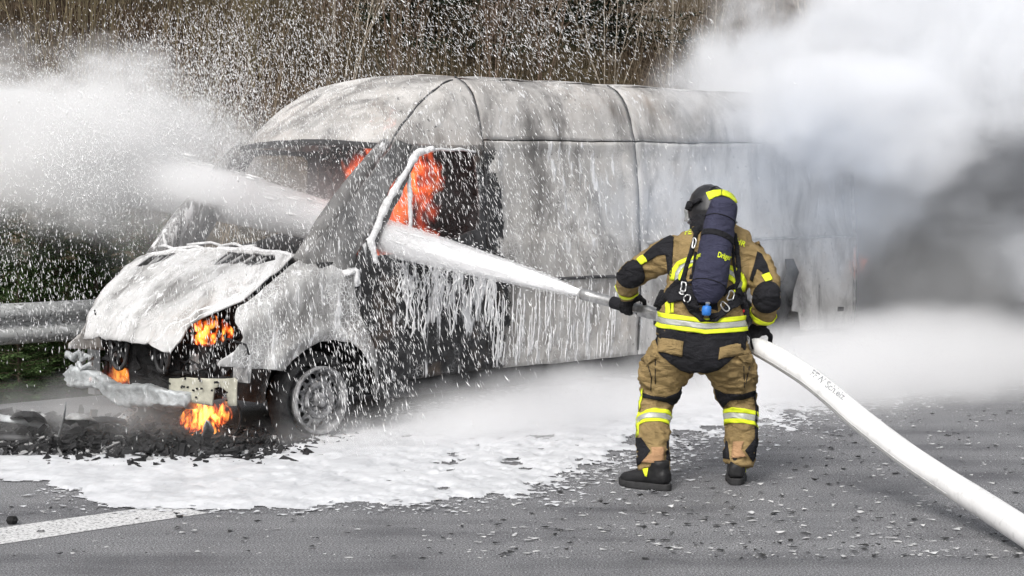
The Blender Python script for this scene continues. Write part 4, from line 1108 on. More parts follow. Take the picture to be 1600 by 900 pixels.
# ---- helmet
mb = MB()
def hr(y, c, hw, rb, d): return (c, y, d, hw, rb)
limb(mb, [hr(292.5, 1119, 10, .04, .32), hr(294, 1118, 20, .09, .32), hr(299, 1117, 29, .115, .32), hr(308, 1115, 36, .13, .32), hr(320, 1114, 40, .138, .32), hr(333, 1113, 40, .138, .31), hr(343, 1112, 37, .128, .31), hr(349, 1112, 33, .115, .31)], 32)
helmet = solidify_union(mb, 'helmet', M['helmet'], person, .006, 6); hb = bvh_of(helmet)
mb = MB(); limb(mb, [(1113, 344, .31, 38, .13), (1113, 348, .31, 41, .14), (1113, 351, .31, 37, .125)], 32); mb.build('helmet_rim', M['helmet'], helmet)
mb = MB(); mb.tube([drape(hb, lerp(1108, 1128, i/12)+4*math.sin(i/12*3.1), lerp(296, 291, math.sin(i/12*3.1)), .003, .3) for i in range(13)], .006, 6); mb.build('helmet_ridge', M['helmet'], helmet)
patch('helmet_reflector', [(1103, 301), (1114, 297.5), (1127, 296.5), (1127.5, 305), (1117, 308), (1108, 313)], M['hivis2'] if 'hivis2' in M else M['hivis'], helmet, hb, .004, 3, d0=.3)
patch('helmet_reflector', [(1128.5, 296.5), (1141, 301), (1150, 309), (1153, 317), (1149, 317), (1140, 309), (1128.5, 305)], M['hivis'], helmet, hb, .004, 3, d0=.3)
mb = MB(); mb.box(P(1080, 322, .27), (.05, .05, .05), Matrix.Rotation(.3, 3, 'Y'), jit=.006); mb.box(P(1088, 315, .22), (.05, .03, .022), Matrix.Rotation(-.4, 3, 'Y'), jit=.004); mb.tube([P(1078, 330, .27), P(1084, 316, .22), P(1096, 311, .19)], .006, 6); mb.build('visor_hinge', B, helmet)
mb = MB(); rws = []
for i in range(7):
    y = 328+i*3; rws.append([P(1074+1.5*math.sin(i/6*3), y, .33)+Vector((-.012*math.sin(k/5*1.5), .03*k/5*3, 0)) for k in range(6)])
mb.rings(rws, close=False); vo = mb.build('visor', M['visor'], helmet); vo.modifiers.new('t', 'SOLIDIFY').thickness = .003
# neck guard
mb = MB(); limb(mb, [(1110, 338, .30, 34, .12), (1110, 350, .29, 33, .125), (1112, 360, .27, 37, .13), (1114, 368, .26, 44, .14)], 26)
ng = solidify_union(mb, 'neck_guard', B, person, .010, 4, .008, 14)
# ---- gloves: palm, four fingers round the bar, thumb from the side of the palm
def gloved_hand(c, axis, up, r, wrist, flip=1):
    axis = axis.normalized(); up = (up-axis*up.dot(axis)).normalized(); sd3 = axis.cross(up)*flip; mb = MB()
    def arcp(off, a, rad): return c+axis*off+(up*math.cos(a)+sd3*math.sin(a))*rad
    palm = []
    for off, wd in ((-.052, .012), (-.046, .024), (-.02, .029), (.02, .029), (.044, .025), (.052, .012)):
        cc = c+axis*off+up*(r+.016)-sd3*.012; palm.append([cc+sd3*(math.cos(a)*.046*(wd/.029)**.5)+up*(math.sin(a)*wd*.8) for a in [k*math.pi/8 for k in range(16)]])
    mb.rings(palm)
    for i, (off, ln, rr_) in enumerate(((-.038, 2.65, .0120), (-.013, 3.0, .0128), (.012, 2.85, .0124), (.036, 2.45, .0112))):
        pts = [arcp(off, -.1+ln*k/9, r+.014+(.004 if k in (3, 6) else 0)) for k in range(10)]
        mb.tube(pts, [rr_*1.1]*2+[rr_*1.12 if k in (3, 6) else rr_ for k in range(2, 9)]+[rr_*.7], 9)
    pts = [c+axis*.045+up*(r+.012)-sd3*.03, c+axis*.062+up*(r*.9)-sd3*.045, c+axis*.062+up*(-.1*r)-sd3*(r+.016), c+axis*.048-up*(r*.6)-sd3*(r+.010), c+axis*.03-up*(r+.01)-sd3*(r*.3)]
    mb.tube(pts, [.015, .0155, .014, .013, .009], 9)
    w0 = c+up*(r+.016)-sd3*.015
    mb.tube([w0, w0.lerp(wrist, .5), wrist], [.032, .036, .044], 14)
    return solidify_union(mb, 'glove', M['glove'], person, .0045, 3, .002, 30)
TIP = P(909, 459, .92); HANDL = P(986, 478, .62); HIP = P(1172, 532, .14)
paxis = (HIP-TIP).normalized()
gl = gloved_hand(HANDL, paxis, Vector((-.05, -.25, 1)), .037, P(982, 459, .49), 1)
gr_ = gloved_hand(P(1180, 531, .16), (P(1200, 545, .1)-P(1160, 523, .2)), Vector((.35, -.45, .8)), .050, P(1189, 502, .10), 1)
# ---- breathing apparatus worn on the back: top-level thing
ba = empty('breathing_apparatus', P(1105, 500, -.12), 0, label='navy-covered air cylinder with black harness on the firefighter\'s back', cat='air tank')
def rel(o, root): o.parent = root; o.location = -Vector(root.location); return o
CY = [(1132, 315, .05, 17, .062), (1131.5, 318, .045, 21, .078), (1129, 330, .035, 23, .085), (1125, 345, .015, 24, .09), (1121, 371, -.03, 25.5, .095), (1115.5, 400, -.08, 26.5, .098), (1111.5, 429, -.13, 27, .10), (1108, 447, -.15, 27.5, .10), (1107, 458, -.16, 24, .085), (1106, 468, -.17, 18, .06), (1106, 474, -.175, 14, .04)]
mb = MB(); limb(mb, CY, 36)
cyl = solidify_union(mb, 'cylinder_cover', M['navy'], None, .008, 5, .0055, 11, 5); cb = bvh_of(cyl); rel(cyl, ba)
def cover_strap(y, hw, name, mat, tilt=0, c=None):
    mb = MB(); rows = []
    L = CY; ys = [q[1] for q in L]; cx = float(np.interp(y, ys, [q[0] for q in L])); dd = float(np.interp(y, ys, [q[2] for q in L]))
    ax = P(1107, 458, -.16)-P(1132, 315, .05); c0 = P(cx, y, dd)
    return rel(ringband(name, cb, c0, ax, hw, mat, None, .004, .3, tilt=(tilt, 0)), ba)
cover_strap(374, .018, 'cylinder_strap', B, .012); cover_strap(345, .002, 'cover_seam', M['blackfab'], .006); cover_strap(447, .002, 'cover_seam', M['blackfab'], .006)
cs = lambda x, y, off: drape(cb, x, y, off, -.1)
def lift(o): rel(o, ba); return o
lift(text_on('Dräger', 1120.5, 401.5, 14, 8.6, M['hivis'], None, cs, .005, wide=.62)); lift(text_on('ger', 1087.5, 403, -16, 7, M['hivis'], None, cs, .005, wide=.72))
both = bvh_of(jacket)
def strap(pts, hw, name, mat=B, off=.016, d0=.1, th=.004):
    mb = MB(); D = []
    for i in range(len(pts)-1):
        for k in range(8): D.append(drape(both, lerp(pts[i][0], pts[i+1][0], k/8), lerp(pts[i][1], pts[i+1][1], k/8), off, d0))
    D.append(drape(both, pts[-1][0], pts[-1][1], off, d0))
    mb.tube(D, [hw]*len(D), 8, flat=.35, up=(0, -1, 0)); return lift(mb.build(name, mat, None))
strap([(1096, 352), (1088, 366), (1080, 395), (1070, 430), (1066, 440)], .014, 'shoulder_strap')
strap([(1147, 366), (1151, 390), (1153, 420), (1152, 440), (1146, 452)], .014, 'shoulder_strap')
strap([(1087, 395), (1082, 430), (1090, 446)], .008, 'harness_frame'); strap([(1144, 385), (1146, 410), (1150, 440)], .008, 'harness_frame')
strap([(1068, 434), (1074, 442), (1090, 440)], .008, 'harness_frame'); strap([(1150, 444), (1140, 450), (1130, 462)], .010, 'harness_frame')
strap([(1062, 440), (1048, 455), (1034, 476), (1030, 486)], .020, 'waist_belt', off=.02); strap([(1062, 452), (1078, 470), (1090, 486), (1100, 494)], .016, 'waist_belt', off=.022)
strap([(1150, 452), (1158, 470), (1164, 490)], .022, 'waist_belt', off=.02); strap([(1150, 462), (1138, 478), (1124, 492), (1108, 496)], .016, 'waist_belt', off=.022)
lift(patch('back_plate', [(1052, 452), (1066, 442), (1086, 448), (1092, 474), (1092, 492), (1100, 500), (1118, 500), (1132, 486), (1144, 462), (1152, 452), (1160, 462), (1160, 474), (1140, 486), (1120, 503), (1094, 503), (1078, 488), (1066, 470), (1046, 474), (1042, 466)], B, None, both, .02, 5, .012))
mb = MB(); mb.box(P(1105, 484, -.12), (.12, .03, .07), jit=.006); lift(mb.build('base_bracket', B, None))
def buckle(x, y, a, w_, h_, off=.034):
    mb = MB(); pts = []
    for k in range(21):
        th = 2*math.pi*k/20; u, v_ = w_*math.copysign(abs(math.cos(th))**.6, math.cos(th)), h_*math.copysign(abs(math.sin(th))**.6, math.sin(th)); ca, sa = math.cos(a), math.sin(a)
        pts.append(drape(both, x+u*ca-v_*sa, y+u*sa+v_*ca, off, 0))
    mb.tube(pts, .0042, 6, cap=False); lift(mb.build('buckle', M['chrome'], None))
for q in ((1069, 448, .15, 4.5, 7), (1140, 463, .25, 4.5, 7.5), (1131, 480, -.7, 4, 8), (1085, 381, .1, 2.5, 7), (1074, 468, .7, 4, 6), (1066, 458, -.2, 3.5, 3)): buckle(*q)
mb = MB(); mb.lathe([(.0, 0), (.014, 0), (.014, .03), (.011, .032), (.011, .055), (0, .055)], P(1107, 466, -.2), (P(1104, 484, -.2)-P(1107, 466, -.2)), 16); lift(mb.build('valve', M['chrome'], None))
mb = MB(); mb.lathe([(.0, 0), (.02, 0), (.025, .006), (.027, .03), (.024, .048), (.016, .054), (0, .054)], P(1104.5, 478, -.205), (P(1103.5, 492, -.21)-P(1104.5, 478, -.205)), 12); lift(mb.build('valve_knob', M['blue'], None))
mb = MB(); mb.tube([P(1074, 462, -.14), P(1070, 470, -.15), P(1076, 477, -.17), P(1090, 480, -.19), P(1100, 478, -.2)], .006, 8); lift(mb.build('air_line', B, None))
mb = MB(); mb.tube([P(1098, 352, .17), P(1090, 372, .10), P(1082, 405, .02), P(1079, 436, -.06)], .008, 8); lift(mb.build('air_line', B, None))
# pouches at the belt
mb = MB()
for (x, y, d, s_) in ((1036, 462, .10, (.05, .06, .07)), (1031, 474, .10, (.05, .05, .05))): mb.box(P(x, y, d), s_, Matrix.Rotation(.4, 3, 'Y'), jit=.008)
o = solidify_union(mb, 'belt_pouch', B, None, .006, 4); lift(o)
mb = MB(); mb.box(P(1163, 480, .0), (.045, .06, .16), Matrix.Rotation(-.1, 3, 'Y'), jit=.006); o = solidify_union(mb, 'radio', B, None, .006, 3); lift(o)
mb = MB(); mb.box(P(1160, 494, -.04), (.014, .006, .02)); mb.box(P(1162, 486, -.045), (.008, .006, .014)); lift(mb.build('radio_tag', M['red'], None, smooth=False))
mb = MB(); mb.tube([P(1162, 500, -.03), P(1168, 512, -.02), P(1166, 524, -.02), P(1170, 536, -.02)], .005, 6); mb.tube([P(1167+4*math.cos(a), 531+6*math.sin(a), -.03) for a in [k*2*math.pi/14 for k in range(15)]], .0032, 6, cap=False); lift(mb.build('carabiner', M['chrome'], None))
mb = MB(); mb.tube([P(1155, 496, -.05), P(1163, 508, -.05), P(1172, 528, -.02), P(1176, 545, .02)], .007, 6); lift(mb.build('hanging_strap', B, None))

# ------------------------------------------------------------------ hose line and branch pipe
hose = empty('fire_hose', gnd(1598, 850), 0, label='fat white fire hose running from the firefighter\'s hip to the ground with steel branch pipe', cat='hose')
HP = [P(1030, 491, .52), P(1080, 505, .42), P(1130, 520, .27), P(1172, 537, .14)]
HP2 = [P(1190, 545, .06), P(1218, 560, -.06), at(1262, 588, 10.12), at(1300, 618, 9.97), at(1343, 655, 9.80), at(1408, 705, 9.5), at(1470, 747, 9.2), at(1537, 789, 8.80), at(1600, 830, 8.40), at(1690, 890, 7.90), at(1790, 950, 7.5), at(1960, 1040, 6.9)]
allp = HP+HP2
def catmull(pts, n=10):
    out = []
    for i in range(len(pts)-1):
        p0, p1, p2, p3 = pts[max(0, i-1)], pts[i], pts[i+1], pts[min(len(pts)-1, i+2)]
        for k in range(n):
            t = k/n; out.append(.5*((2*p1)+(p2-p0)*t+(2*p0-5*p1+4*p2-p3)*t*t+(3*p1-p0-3*p2+p3)*t**3))
    return out+[pts[-1]]
hp = catmull(allp); L0 = len(hp); rad = []
for i, p in enumerate(hp):
    r = float(np.interp(i/L0, [0, .2, .3, .5, 1], [.044, .048, .057, .064, .068])); rad.append(r)
    if p.z < r+.002: p.z = r+.002
def m_hose():
    t = NT('white_hose'); v = t.coord(); n = t.noise(v, 6, 5); w_ = t.noise(t.coord((1, 1, 1)), 300, 2)
    c = t.ramp(n, [(.3, (.70, .70, .70)), (.65, (.80, .80, .80))])
    t.set(t.mix(t.ramp(t.noise(v, 16, 5, .7), [(.52, 0), (.72, .5)]), c, (.42, .42, .41)), .6, 0, .3); t.bump(t.math('ADD', n, t.math('MULTIPLY', w_, .2)), .25, .006); return t.m
M['hose'] = m_hose()
mb = MB(); mb.tube(hp, rad, 32); ho = mb.build('hose_tube', M['hose'], None); hbv = bvh_of(ho); rel(ho, hose)
o = text_on('FFW Schleiz', 1264, 585, 37.5, 11, simple('hose_print', (.30, .31, .32), .7, 0, .5, 60), None, lambda x, y, off: drape(hbv, x, y, off, -.3), .003, wide=.86); rel(o, hose)
# long fold line along the lower flank of the hose
mb = MB(); pts = []
for i in range(30, 105):
    p = hp[i]; t = (hp[i+1]-hp[i-1]).normalized(); dn = (Vector((0, 0, -1))-t*-t.z).normalized(); fr = (Vector((0, -1, 0))+t*t.y).normalized(); pts.append(p+(dn*.62+fr*.78).normalized()*rad[i]*1.0)
mb.tube(pts, .0035, 5); o = mb.build('fold_line', simple('hose_crease', (.42, .42, .42), .8, 0, .2), None); rel(o, hose)
# branch pipe
mb = MB(); D = (HIP-TIP).normalized(); 
mb.lathe([(.024, .03), (.024, .01), (.031, 0), (.036, .004), (.036, .06), (.033, .065), (.033, .44), (.038, .45), (.038, .53), (.033, .54), (.033, .60)], TIP, D, 28)
po = mb.build('branch_pipe', M['pipe'], None); rel(po, hose)
mb = MB(); mb.lathe([(.034, .235), (.0375, .24), (.0375, .40), (.034, .405)], TIP, D, 24); go = mb.build('grip', B, None); rel(go, hose)
mb = MB(); mb.lathe([(.03, .59), (.05, .60), (.052, .64), (.046, .65), (.05, .66), (.05, .70), (.045, .71)], TIP, D, 24); co = mb.build('coupling', M['pipe'], None); rel(co, hose)
# ------------------------------------------------------------------ burnt debris under the nose of the van
def pile(name, n, cx, cyy, sx, sy, smin, smax, mat, label, cat, seed, zmax=.10, **k):
    rr = random.Random(seed); mb = MB()
    for i in range(n):
        q = Vector((rr.gauss(0, 1), rr.gauss(0, 1))); 
        if q.length > 2.2: continue
        c = van_w((cx+q.x*sx, cyy+q.y*sy, 0)); s_ = lerp(smin, smax, rr.random()**2.2)
        hmax = zmax*max(0, 1-q.length/2.2)
        rot = Matrix.Rotation(rr.uniform(0, 6.28), 3, 'Z') @ Matrix.Rotation(rr.gauss(0, .5), 3, 'X') @ Matrix.Rotation(rr.gauss(0, .5), 3, 'Y')
        st_, R_st = rr.random(), R.getstate(); mb.box((c.x, c.y, .01+hmax*rr.random()), (s_*rr.uniform(.6, 2.6), s_*rr.uniform(.4, 1), s_*rr.uniform(.08, .5)), rot, jit=s_*.18)
    return mb.build(name, mat, None, smooth=False, label=label, cat=cat, **k)
pile('charred_rubble', 3200, .95, .05, .42, .75, .006, .06, M['charred'], 'heap of black charred scraps under the melted bumper', 'debris', 31, .10, kind='stuff')
pile('ash_crumbs', 1500, 1.0, -.1, .5, .85, .004, .035, M['ash'], 'grey ash crumbs and slivers among the charred scraps', 'debris', 32, .06, kind='stuff')
pile('charred_rubble', 600, .45, .95, .35, .16, .005, .035, M['charred'], 'black scraps lying beside the burnt front wheel', 'debris', 33, .04, kind='stuff')
pile('charred_rubble', 500, 1.6, -1.2, .5, .5, .01, .10, M['charred'], 'black scraps on the ground left of the bumper', 'debris', 34, .05, kind='stuff')
def flatpiece(name, pts, w_, mat, label, thick=.012, arch=.03, cat='debris'):
    """bent strip through ground/picture points: (px, py, height)"""
    C = catmull([gnd(x, y, z) for x, y, z in pts], 6); rows = []
    for i, c in enumerate(C):
        t = (C[min(i+1, len(C)-1)]-C[max(0, i-1)]).normalized(); s_ = Vector((0, 0, 1)).cross(t).normalized(); f_ = math.sin((i+.6)/(len(C)+.4)*3.1)**.35
        ww = w_*f_*(.8+.3*mnoise.noise(c*6)); rows.append([c-s_*ww, c-s_*ww*.4+Vector((0, 0, arch)), c+s_*ww*.3+Vector((0, 0, arch*.8)), c+s_*ww+Vector((0, 0, .3*arch))])
    mb = MB(); mb.rings(rows, close=False); o = mb.build(name, mat, None, label=label, cat=cat); md = o.modifiers.new('t', 'SOLIDIFY'); md.thickness = thick; return o
flatpiece('bumper_strip', [(-60, 640, .05), (0, 656, .10), (40, 662, .09), (74, 672, .05)], .05, M['blistered'], 'long pale bumper strip lying at the left edge of the picture')
flatpiece('trim_strip', [(-50, 690, .03), (0, 688, .03), (50, 690, .02)], .03, M['sooty'], 'thin dark trim strip on the ground below the long pale strip')
flatpiece('plastic_fin', [(28, 655, .12), (48, 652, .18), (62, 668, .04)], .08, M['charred'], 'black upright melted fin beside the long pale strip')
flatpiece('headlamp_shell', [(102, 668, .10), (118, 655, .18), (136, 662, .14), (140, 672, .08)], .09, M['ash'], 'white ash-covered lamp shell lying below the beam at the left')
flatpiece('grille_panel', [(136, 662, .14), (160, 660, .14), (192, 664, .10)], .07, M['sooty'], 'grey ribbed grille piece between the lamp shell and the curved strip')
flatpiece('curved_strip', [(165, 675, .03), (182, 672, .05), (196, 658, .10)], .022, M['blistered'], 'short pale curved strip in front of the grille piece')
flatpiece('bent_pipe', [(318, 692, .02), (326, 680, .10), (324, 668, .16)], .035, M['ash'], 'pale bent pipe stub standing in front of the flames under the bumper', arch=.04)
mb = MB(); mb.tube([gnd(90, 690), gnd(94, 676, .08), gnd(99, 656, .18), gnd(102, 640, .28), gnd(103, 628, .34)], [.012, .010, .008, .006, .004], 6); mb.build('metal_rod', M['steel'], None, label='thin metal rod leaning upright in the scraps left of the bumper', cat='rod')
mb = MB(); 
for i in range(4): 
    c = gnd(190+i*6, 655-i*5, .08+.02*i); mb.tube([c+Vector((.03*math.cos(a), .012*math.sin(a), .02*math.sin(a))) for a in [k*math.pi/6 for k in range(13)]], .006, 5, cap=False)
mb.build('chain', M['foamline'], None, label='short pale chain of links hanging below the bumper beam', cat='chain')
mb = MB(); c = gnd(348, 690, .0)
mb.tube([c+Vector((.11*math.cos(a), .05*math.cos(a), .16+.15*math.sin(a))) for a in [-.9+k*.25 for k in range(12)]], .009, 6); mb.build('wire_loop', M['charred'], None, label='black wire loop standing right of the flames under the bumper', cat='wire')
mb = MB(); c = gnd(19, 819); mb.lathe([(0, .0), (.022, .004), (.03, .02), (.022, .038), (0, .042)], c, (0, 0, 1), 9); mb.build('stone', M['charred'], None, smooth=False, label='small black lump lying just above the white road line', cat='stone')

# ------------------------------------------------------------------ flames: glowing gas, turbulent, yellow at the heart
def flame_mat(name, base, size, strength, sc=7, seed=0, hot=1):
    m = bpy.data.materials.new(name); m.use_nodes = True; t = m.node_tree; n = t.nodes; l = t.links
    for x in list(n): n.remove(x)
    out = n.new('ShaderNodeOutputMaterial'); em = n.new('ShaderNodeEmission'); l.new(em.outputs[0], out.inputs['Volume'])
    tc = n.new('ShaderNodeTexCoord'); wn = n.new('ShaderNodeTexNoise'); wn.inputs['Scale'].default_value = 1.9; wn.inputs['Detail'].default_value = 3; wm = n.new('ShaderNodeMapping'); wm.inputs['Location'].default_value = (seed*3.3, 1, seed); wm.inputs['Scale'].default_value = (1, 1, .6); l.new(tc.outputs['Object'], wm.inputs[0]); l.new(wm.outputs[0], wn.inputs['Vector'])
    wv = n.new('ShaderNodeVectorMath'); wv.operation = 'MULTIPLY_ADD'; l.new(wn.outputs['Color'], wv.inputs[0]); wv.inputs[1].default_value = (2.6, 2.6, 1.6); wv.inputs[2].default_value = (-1.3, -1.3, -.8)
    wa = n.new('ShaderNodeVectorMath'); wa.operation = 'ADD'; l.new(tc.outputs['Object'], wa.inputs[0]); l.new(wv.outputs[0], wa.inputs[1])
    ln = n.new('ShaderNodeVectorMath'); ln.operation = 'LENGTH'; l.new(wa.outputs[0], ln.inputs[0])
    mp = n.new('ShaderNodeMapping'); mp.inputs['Scale'].default_value = (size[0]*sc, size[1]*sc, size[2]*sc*.45); mp.inputs['Location'].default_value = (seed, seed*2.1, 0); l.new(tc.outputs['Object'], mp.inputs[0])
    no = n.new('ShaderNodeTexNoise'); no.inputs['Scale'].default_value = 1; no.inputs['Detail'].default_value = 3; no.inputs['Distortion'].default_value = 1.4; l.new(mp.outputs[0], no.inputs['Vector'])
    a = n.new('ShaderNodeMath'); a.operation = 'MULTIPLY_ADD'; l.new(no.outputs[0], a.inputs[0]); a.inputs[1].default_value = 7.5; a.inputs[2].default_value = -3.5
    b = n.new('ShaderNodeMath'); b.operation = 'SUBTRACT'; l.new(a.outputs[0], b.inputs[0]); l.new(ln.outputs['Value'], b.inputs[1])
    cr = n.new('ShaderNodeValToRGB'); e = cr.color_ramp.elements; e[0].position = 0; e[0].color = (.9, .035, .004, 1); e[1].position = .75; e[1].color = (1, .50, .08, 1) if hot else (1, .20, .045, 1); e2 = e.new(.35); e2.color = (1, .10, .012, 1) if hot else (.95, .075, .012, 1); l.new(b.outputs[0], cr.inputs[0]); l.new(cr.outputs[0], em.inputs[0])
    mr = n.new('ShaderNodeMapRange'); l.new(b.outputs[0], mr.inputs[0]); mr.inputs[1].default_value = 0; mr.inputs[2].default_value = .7; mr.inputs[4].default_value = strength; l.new(mr.outputs[0], em.inputs[1])
    m.cycles.volume_step_rate = .3; return m
def flame(c, size, strength, label, sc=7, seed=0, hot=1):
    size = tuple(q*1.35 for q in size)
    bm = bmesh.new(); bmesh.ops.create_icosphere(bm, subdivisions=3, radius=1)
    for v in bm.verts:
        z = v.co.z; k_ = 1-.45*max(0, z); v.co.x *= k_; v.co.y *= k_
    me = bpy.data.meshes.new('flame'); bm.to_mesh(me); bm.free(); me.materials.append(flame_mat('fire', c, size, strength, sc, seed, hot))
    o = bpy.data.objects.new('flame', me); COL.objects.link(o); o.location = c; o.scale = size; return tag(o, label, 'fire')
flame(at(608, 318, 12.95), (.28, .18, .52), 9, 'tall orange flames filling the front half of the driver window', 7, 1, 0)
flame(at(652, 278, 12.95), (.16, .14, .20), 11, 'orange flames curling behind the quarter light bar', 9, 2, 0)
flame(at(556, 272, 13.3), (.13, .12, .14), 6, 'dull orange flames seen through the windscreen beside the pillar', 8, 3, 0)
flame(at(598, 388, 12.8), (.15, .12, .14), 15, 'orange flames low in the corner of the driver window under the jet', 9, 11, 0)
flame(at(328, 517, 12.15), (.12, .11, .085), 55, 'bright orange flames inside the empty headlamp opening', 15, 4)
flame(at(200, 590, 12.80), (.20, .14, .10), 12, 'dull orange glow behind the bumper beam', 12, 5)
flame(at(316, 653, 12.1), (.11, .11, .11), 55, 'yellow and orange flames on the ground below the bumper bracket', 17, 6)
flame(at(349, 642, 12.1), (.05, .05, .07), 50, 'small orange flame right of the larger ground fire under the bracket', 17, 9)
flame(at(1345, 410, 16.15), (.10, .10, .15), 5, 'small orange flame glowing behind the rear corner of the van', 7, 7)

# ------------------------------------------------------------------ the foam jet and its spray
JD = Vector((-1.29, 1.45, .27)); JT = at(905, 457, 11.26)
WIN = van_w((-.60, .93, 1.33)); JD = (WIN-JT); JL1 = JD.length; JD = JD/JL1
def jetpt(s): return JT+JD*s+Vector((0, 0, -.004*s*s))
JLEN = 7.6
def jr(s): return .026+.052*(1-math.exp(-s*1.3))+.012*s+.0035*s*s
def m_jet():
    t = NT('foam_jet'); t.set((.93, .93, .94), .6, 0, .1); t.b.inputs['Emission Strength'].default_value = 0
    v = t.coord(); t.bump(t.noise(v, 30, 4), .2, .01); return t.m
M['jet'] = m_jet()
rows = []; ns = 260; nn = 40; up_ = JD.orthogonal().normalized(); sdv = JD.cross(up_)
for i in range(ns+1):
    s = 6.8*(i/ns)**1.15; c = jetpt(s); r = jr(s)*(.82-.26*smooth01(s/2.2)); ring = []
    for k in range(nn):
        th = 2*math.pi*k/nn; q = Vector((math.cos(th)*2.2, math.sin(th)*2.2, s*1.1)); n1 = mnoise.noise(q)*.16+mnoise.noise(q*2.7)*.14+mnoise.noise(Vector((q.x*4, q.y*4, s*9)))*.10
        amp = min(1, s/.8); taper = 1 if s < 5.6 else max(.02, 1-(s-5.6)/1.2)
        ring.append(c+(up_*math.cos(th)+sdv*math.sin(th))*r*(1+n1*amp*1.6)*taper)
    rows.append(ring)
mb = MB(); mb.rings(rows); mb.build('foam_jet', M['jet'], None, label='white jet of extinguishing foam shooting from the branch pipe into the van window', cat='jet', kind='stuff')

# droplets and foam flecks in the air
def drops(name, pos, vel, width, length, mat, label):
    """pos (n,3), vel (n,3) unit, width, length (n,): slender five-point drops"""
    n = len(pos); a = np.cross(vel, np.array([0.3, .9, .1])); a /= np.linalg.norm(a, axis=1)[:, None]; b_ = np.cross(vel, a)
    V = np.zeros((n, 5, 3)); V[:, 0] = pos-vel*length[:, None]*.5; V[:, 4] = pos+vel*length[:, None]*.5
    for k in range(3):
        th = k*2.0944; V[:, 1+k] = pos+(a*math.cos(th)+b_*math.sin(th))*width[:, None]*.5+vel*length[:, None]*.12
    F0 = np.array([(0, 2, 1), (0, 3, 2), (0, 1, 3), (4, 1, 2), (4, 2, 3), (4, 3, 1)])
    Fc = (F0[None]+(np.arange(n)*5)[:, None, None]).reshape(-1, 3)
    return bulk(name, V.reshape(-1, 3), Fc, mat, kind='stuff', label=label, cat='spray')
def m_drop():
    t = NT('foam_drop'); t.set((.91, .915, .92), .5, 0, .4); t.b.inputs['Transmission Weight'].default_value = 0; return t.m
M['drop'] = m_drop()
rs = np.random.RandomState(77)
def region(n, cx, cyy, sx, sy, Y0, Y1, ang, aj, w0, w1, l0, l1, shape='g'):
    if shape == 'g': px = cx+rs.randn(n)*sx; py = cyy+rs.randn(n)*sy
    else: px = cx+(rs.rand(n)*2-1)*sx; py = cyy+(rs.rand(n)*2-1)*sy
    Y = Y0+rs.rand(n)*(Y1-Y0)
    X = (px-800)/2901.13*Y; Z = H+(295.4-py)/2901.13*Y
    A = np.radians(ang+rs.randn(n)*aj); vel = np.stack([np.sin(A), rs.randn(n)*.25, -np.cos(A)], 1); vel /= np.linalg.norm(vel, axis=1)[:, None]
    W_ = w0+(w1-w0)*rs.rand(n)**2; Ln = l0+(l1-l0)*rs.rand(n)**1.5
    ok = Z > .03
    # drops travel in clumps: thin them by a patchy density field
    cl = fbm(X*2.6, Z*2.6+Y*.9, 91, 4); ok &= rs.rand(n) < np.clip((cl-.34)*4.2, .12, 1)
    big = rs.rand(n) < .04; W_ = np.where(big, W_*1.5, W_*.68); Ln = np.where(big, Ln*1.4, Ln*1.2)
    return np.stack([X, Y, Z], 1)[ok], vel[ok], W_[ok], Ln[ok]
sets = [
    region(32000, 190, 210, 175, 85, 12, 15.5, 8, 28, .003, .008, .008, .026),
    region(9000, 60, 330, 120, 90, 11.5, 14.5, 2, 12, .003, .007, .010, .034),
    region(9000, 330, 170, 110, 75, 11.5, 14, 6, 16, .003, .007, .008, .028),
    region(3500, 420, 60, 90, 50, 12, 14.5, 14, 30, .003, .007, .008, .024),
    region(1400, 250, 60, 200, 26, 12, 15, 10, 30, .003, .006, .006, .016),
    region(3800, 790, 40, 120, 42, 12, 15.5, 38, 25, .003, .007, .010, .038),
    region(1500, 1000, 60, 90, 45, 12, 15.5, 40, 20, .003, .006, .010, .034),
    region(1800, 640, 90, 190, 60, 11.5, 14, 30, 14, .003, .007, .012, .038),
    region(3600, 430, 330, 200, 120, 11.0, 12.6, 8, 7, .003, .007, .012, .045),
    region(2600, 300, 500, 150, 95, 10.8, 12.0, 5, 6, .003, .007, .012, .045),
    region(4200, 640, 420, 110, 130, 10.9, 12.0, 17, 7, .003, .007, .014, .050),
    region(2400, 800, 300, 120, 110, 11.0, 12.6, 26, 7, .003, .0065, .014, .046),
    region(700, 960, 330, 80, 110, 11.5, 13.5, 30, 9, .003, .006, .012, .036),
    region(900, 530, 560, 70, 70, 10.9, 11.8, 14, 6, .004, .008, .016, .055),
]
# spray thrown off the jet itself
s = rs.rand(9000)**.7*JLEN; J0 = np.array(JT); jd = np.array(JD); rr_ = np.array([jr(q) for q in s])*(.85+np.abs(rs.randn(9000))*.40); th = rs.rand(9000)*6.28
pos = J0+jd*s[:, None]+(np.array(up_)*np.cos(th)[:, None]+np.array(sdv)*np.sin(th)[:, None])*rr_[:, None]
vel = jd+rs.randn(9000, 3)*.12; vel /= np.linalg.norm(vel, axis=1)[:, None]
sets.append((pos, vel, .003+.005*rs.rand(9000), .010+.03*rs.rand(9000)))
